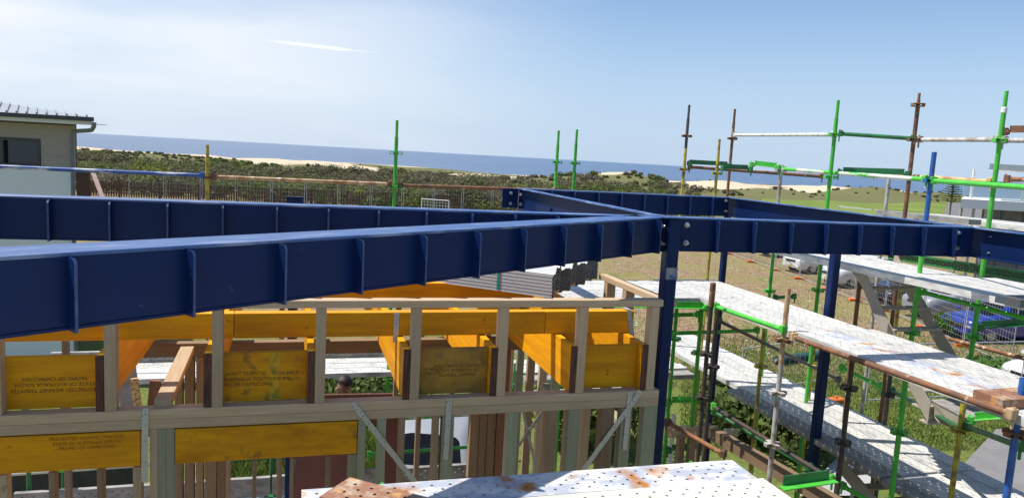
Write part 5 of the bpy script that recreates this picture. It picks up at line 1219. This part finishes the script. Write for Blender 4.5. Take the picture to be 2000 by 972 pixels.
# norfolk pine
P = gp(1857, 400, 120); e = empty('pine_tree', P, 'small tiered pine standing by the distant car park', 'tree'); vs, fs = [], []
tube('trunk', P, P + BZ * 5.6, pine_dark, e, r=.13)
for i in range(9):
    z = 2.4 + i * .38; rr = 2.3 * (1 - i / 10.5)
    for k in range(8):
        a = k * .785 + i; 
        for q in range(9):
            s = rr * (q + 1) / 9; c = P + Vector((math.cos(a) * s, math.sin(a) * s, z + .12 * s)); leaves((c.x, c.y, c.z), .2, .2, .07, 4, .12, vs, fs)
soup('crown', vs, fs, LM[2], e)
# low white wall, path edge and boulders by the road
for k, (xa, ya, xb, yb, Y) in enumerate(((1712, 383, 1800, 386, 118), (1640, 386, 1705, 384, 125), (1845, 401, 1930, 404, 78))):
    A, C_ = gp(xa, ya, Y), gp(xb, yb, Y - 2); tag(bar('kerb_wall', A + BZ * .15, C_ + BZ * .15, .3, .35, white), ['low white wall beyond the lawn', 'low white path edge beyond the lawn, left piece', 'low white wall beside the road'][k], 'low wall')
bo = [(1868, 418), (1885, 419), (1898, 421), (1908, 423), (1878, 416), (1893, 423)]
for i, (x, y) in enumerate(bo):
    P = py(x, y, 66 + i % 3); bm = bmesh.new(); bmesh.ops.create_icosphere(bm, subdivisions=2, radius=.5)
    for v in bm.verts: v.co *= rnd.uniform(.8, 1.15); v.co.z *= .7
    tag(from_bm('boulder', bm, Matrix.Translation(T(Vector((P.x, P.y, -5.3)))) , mat('sandstone', (.42, .34, .26), .9, var=.1)), ['first', 'second', 'third', 'fourth', 'fifth', 'sixth'][sorted(range(6), key=lambda q: bo[q][0]).index(i)] + ' sandstone boulder from the left edging the planting by the road', 'boulder', 'boulders by the road')
for i, (x, Y) in enumerate(((1890, 68), (1905, 70), (1960, 60))): bush('low_shrub', gp(x, 410, Y), 1.0, 1.1, 200, .16, LM[2], ['low shrub between the boulders by the road, left', 'low shrub between the boulders by the road, right', 'low shrub in front of the white building'][i])
# distant light pole on the beach
P = gp(209, 300, 190); tag(tube('marker_post', P, P + BZ * (zat(P, 290) - P.z), dark, r=.14), 'thin dark marker post on the dunes against the sea', 'post')
# brick pallets beyond the right decks
brickm = mat('orange_brick', (.48, .24, .14), .85, 0, (.36, .17, .10), 30, .5, .1, var=.12)
for i in range(2):
    A = pz(1872 + 66 * i, 527 + 10 * i, -5.5); e = empty('brick_stack', A, ['long low stack of orange bricks below the right-hand beam, left one', 'long low stack of orange bricks below the right-hand beam, right one'][i], 'brick stack', 'brick stacks')
    dx = (pz(1922 + 66 * i, 536 + 10 * i, -5.5) - A); n_b = 9
    for r_ in range(3):
        for k in range(n_b):
            q0_ = A + dx * ((k + .04) / n_b) + BZ * (.1 + r_ * .19); bar('brick', q0_, A + dx * ((k + .96) / n_b) + BZ * (.1 + r_ * .19), .3, .17, brickm, e)
# dark shed behind the lower left opening
sd0 = pw(-40, 930, 6.5); shd = empty('dark_shed', Vector((sd0.x, sd0.y, -5.5)), 'dark grey shed with a ribbed metal edge behind the lower left opening', 'shed')
dkw = mat('dark_shed_wall', (.055, .05, .05), .7)
A, C_ = pw(-60, 912, 6.5), pw(262, 895, 6.5)
bar('shed_wall', Vector((A.x, A.y, A.z - 1.0)) , Vector((C_.x, C_.y, C_.z - 1.0)), .1, 2.0, dkw, shd)
for k in range(34): Q = A.lerp(C_, k / 34); bar('roof_rib', Q + BZ * .02, Q + BZ * .1 + BW * .25, .05, .035, dkw, shd)

# ================================================================== WORKER behind the plywood
Pw_ = pw(676, 738, 3.68); zt3 = Pw_.z; hgt = zt3 + 3.98
def person():
    k = hgt / 1.0
    fx = -BU * .55 - BW * .2; fx.normalize(); sd2 = Vector((-fx.y, fx.x, 0))
    e = empty('person', Vector((Pw_.x, Pw_.y, -3.98)), 'worker with short dark hair seen from the chest up behind the red plywood', 'person')
    base = Vector((Pw_.x, Pw_.y, -3.98))
    J = {}
    def j(n_, f, s, z, r): J[n_] = (base + fx * f * k + sd2 * s * k + BZ * z * k, r * k)
    j('pel', 0, 0, .53, .085); j('abd', 0, 0, .62, .075); j('che', .0, 0, .74, .09); j('nec0', 0, 0, .825, .05); j('nec', .01, 0, .86, .036); j('hd0', .015, 0, .90, .05); j('hd1', .015, 0, .945, .062); j('hd2', .005, 0, .985, .045)
    for s, n_ in ((-1, 'l'), (1, 'r')):
        j('sh' + n_, 0, .105 * s, .80, .042); j('el' + n_, .03, .135 * s, .64, .03); j('wr' + n_, .12, .12 * s, .53, .022); j('ha' + n_, .16, .115 * s, .50, .02)
        j('hp' + n_, 0, .05 * s, .50, .06); j('kn' + n_, .02, .055 * s, .28, .042); j('an' + n_, -.01, .055 * s, .05, .028); j('to' + n_, .08, .06 * s, .02, .025)
    ed = [('pel', 'abd'), ('abd', 'che'), ('che', 'nec0'), ('nec0', 'nec'), ('nec', 'hd0'), ('hd0', 'hd1'), ('hd1', 'hd2')]
    for n_ in 'lr': ed += [('che', 'sh' + n_), ('sh' + n_, 'el' + n_), ('el' + n_, 'wr' + n_), ('wr' + n_, 'ha' + n_), ('pel', 'hp' + n_), ('hp' + n_, 'kn' + n_), ('kn' + n_, 'an' + n_), ('an' + n_, 'to' + n_)]
    names = list(J); o = T(base); me = bpy.data.meshes.new('body'); me.from_pydata([T(J[n_][0]) - o for n_ in names], [(names.index(a), names.index(b_)) for a, b_ in ed], [])
    tmp = bpy.data.objects.new('tmp', me); COL.objects.link(tmp); tmp.modifiers.new('s', 'SKIN'); sk = me.skin_vertices[0].data
    for i, n_ in enumerate(names): sk[i].radius = (J[n_][1] * S,) * 2
    sk[0].use_root = True
    mo = tmp.modifiers.new('sub', 'SUBSURF'); mo.levels = 2; mo.render_levels = 2
    dg = bpy.context.evaluated_depsgraph_get(); m2 = bpy.data.meshes.new_from_object(tmp.evaluated_get(dg)); bpy.data.objects.remove(tmp)
    skin = mat('skin', (.36, .19, .13), .6); shirt = mat('dark_work_shirt', (.05, .05, .06), .8); trs = mat('work_trousers', (.09, .08, .06), .85)
    m2.materials.clear(); [m2.materials.append(q) for q in (skin, shirt, trs)]
    for f in m2.polygons:
        z = f.center.z / (k * S); f.use_smooth = True
        side_ = abs(f.center.to_2d().dot(sd2.to_2d())) / (k * S)
        f.material_index = 0 if (z > .845 or (side_ > .095 and z < .66)) else (1 if z > .5 else 2)
    body = mesh_obj('body', m2, Matrix.Translation(o), None, e)
    hc = J['hd1'][0]; bm = bmesh.new(); bmesh.ops.create_icosphere(bm, subdivisions=3, radius=.069 * k * S)
    hd_ = fx
    for v in bm.verts: v.co.z *= 1.05; v.co *= 1 + .05 * (hash2(v.co.x * 90, v.co.y * 90, 1) - .5)
    bmesh.ops.delete(bm, geom=[v for v in bm.verts if v.co.z < -.012 * k * S or (v.co.dot(hd_) > .035 * k * S and v.co.z < .03 * k * S)], context='VERTS')
    from_bm('hair', bm, Matrix.Translation(T(hc + BZ * .012 * k)), mat('dark_hair', (.012, .009, .008), .6), e, True)
    for nm_, f, s, z, r in (('nose', .07, 0, .925, .012), ('ear', .01, .064, .925, .016), ('ear', .01, -.064, .925, .016), ('eye', .06, .022, .94, .007), ('eye', .06, -.022, .94, .007), ('mouth', .062, 0, .895, .012)):
        bm = bmesh.new(); bmesh.ops.create_icosphere(bm, subdivisions=1, radius=r * k * S); from_bm(nm_, bm, Matrix.Translation(T(base + fx * f * k + sd2 * s * k + BZ * z * k)), skin if nm_ != 'eye' else blackp, e, True)
person()
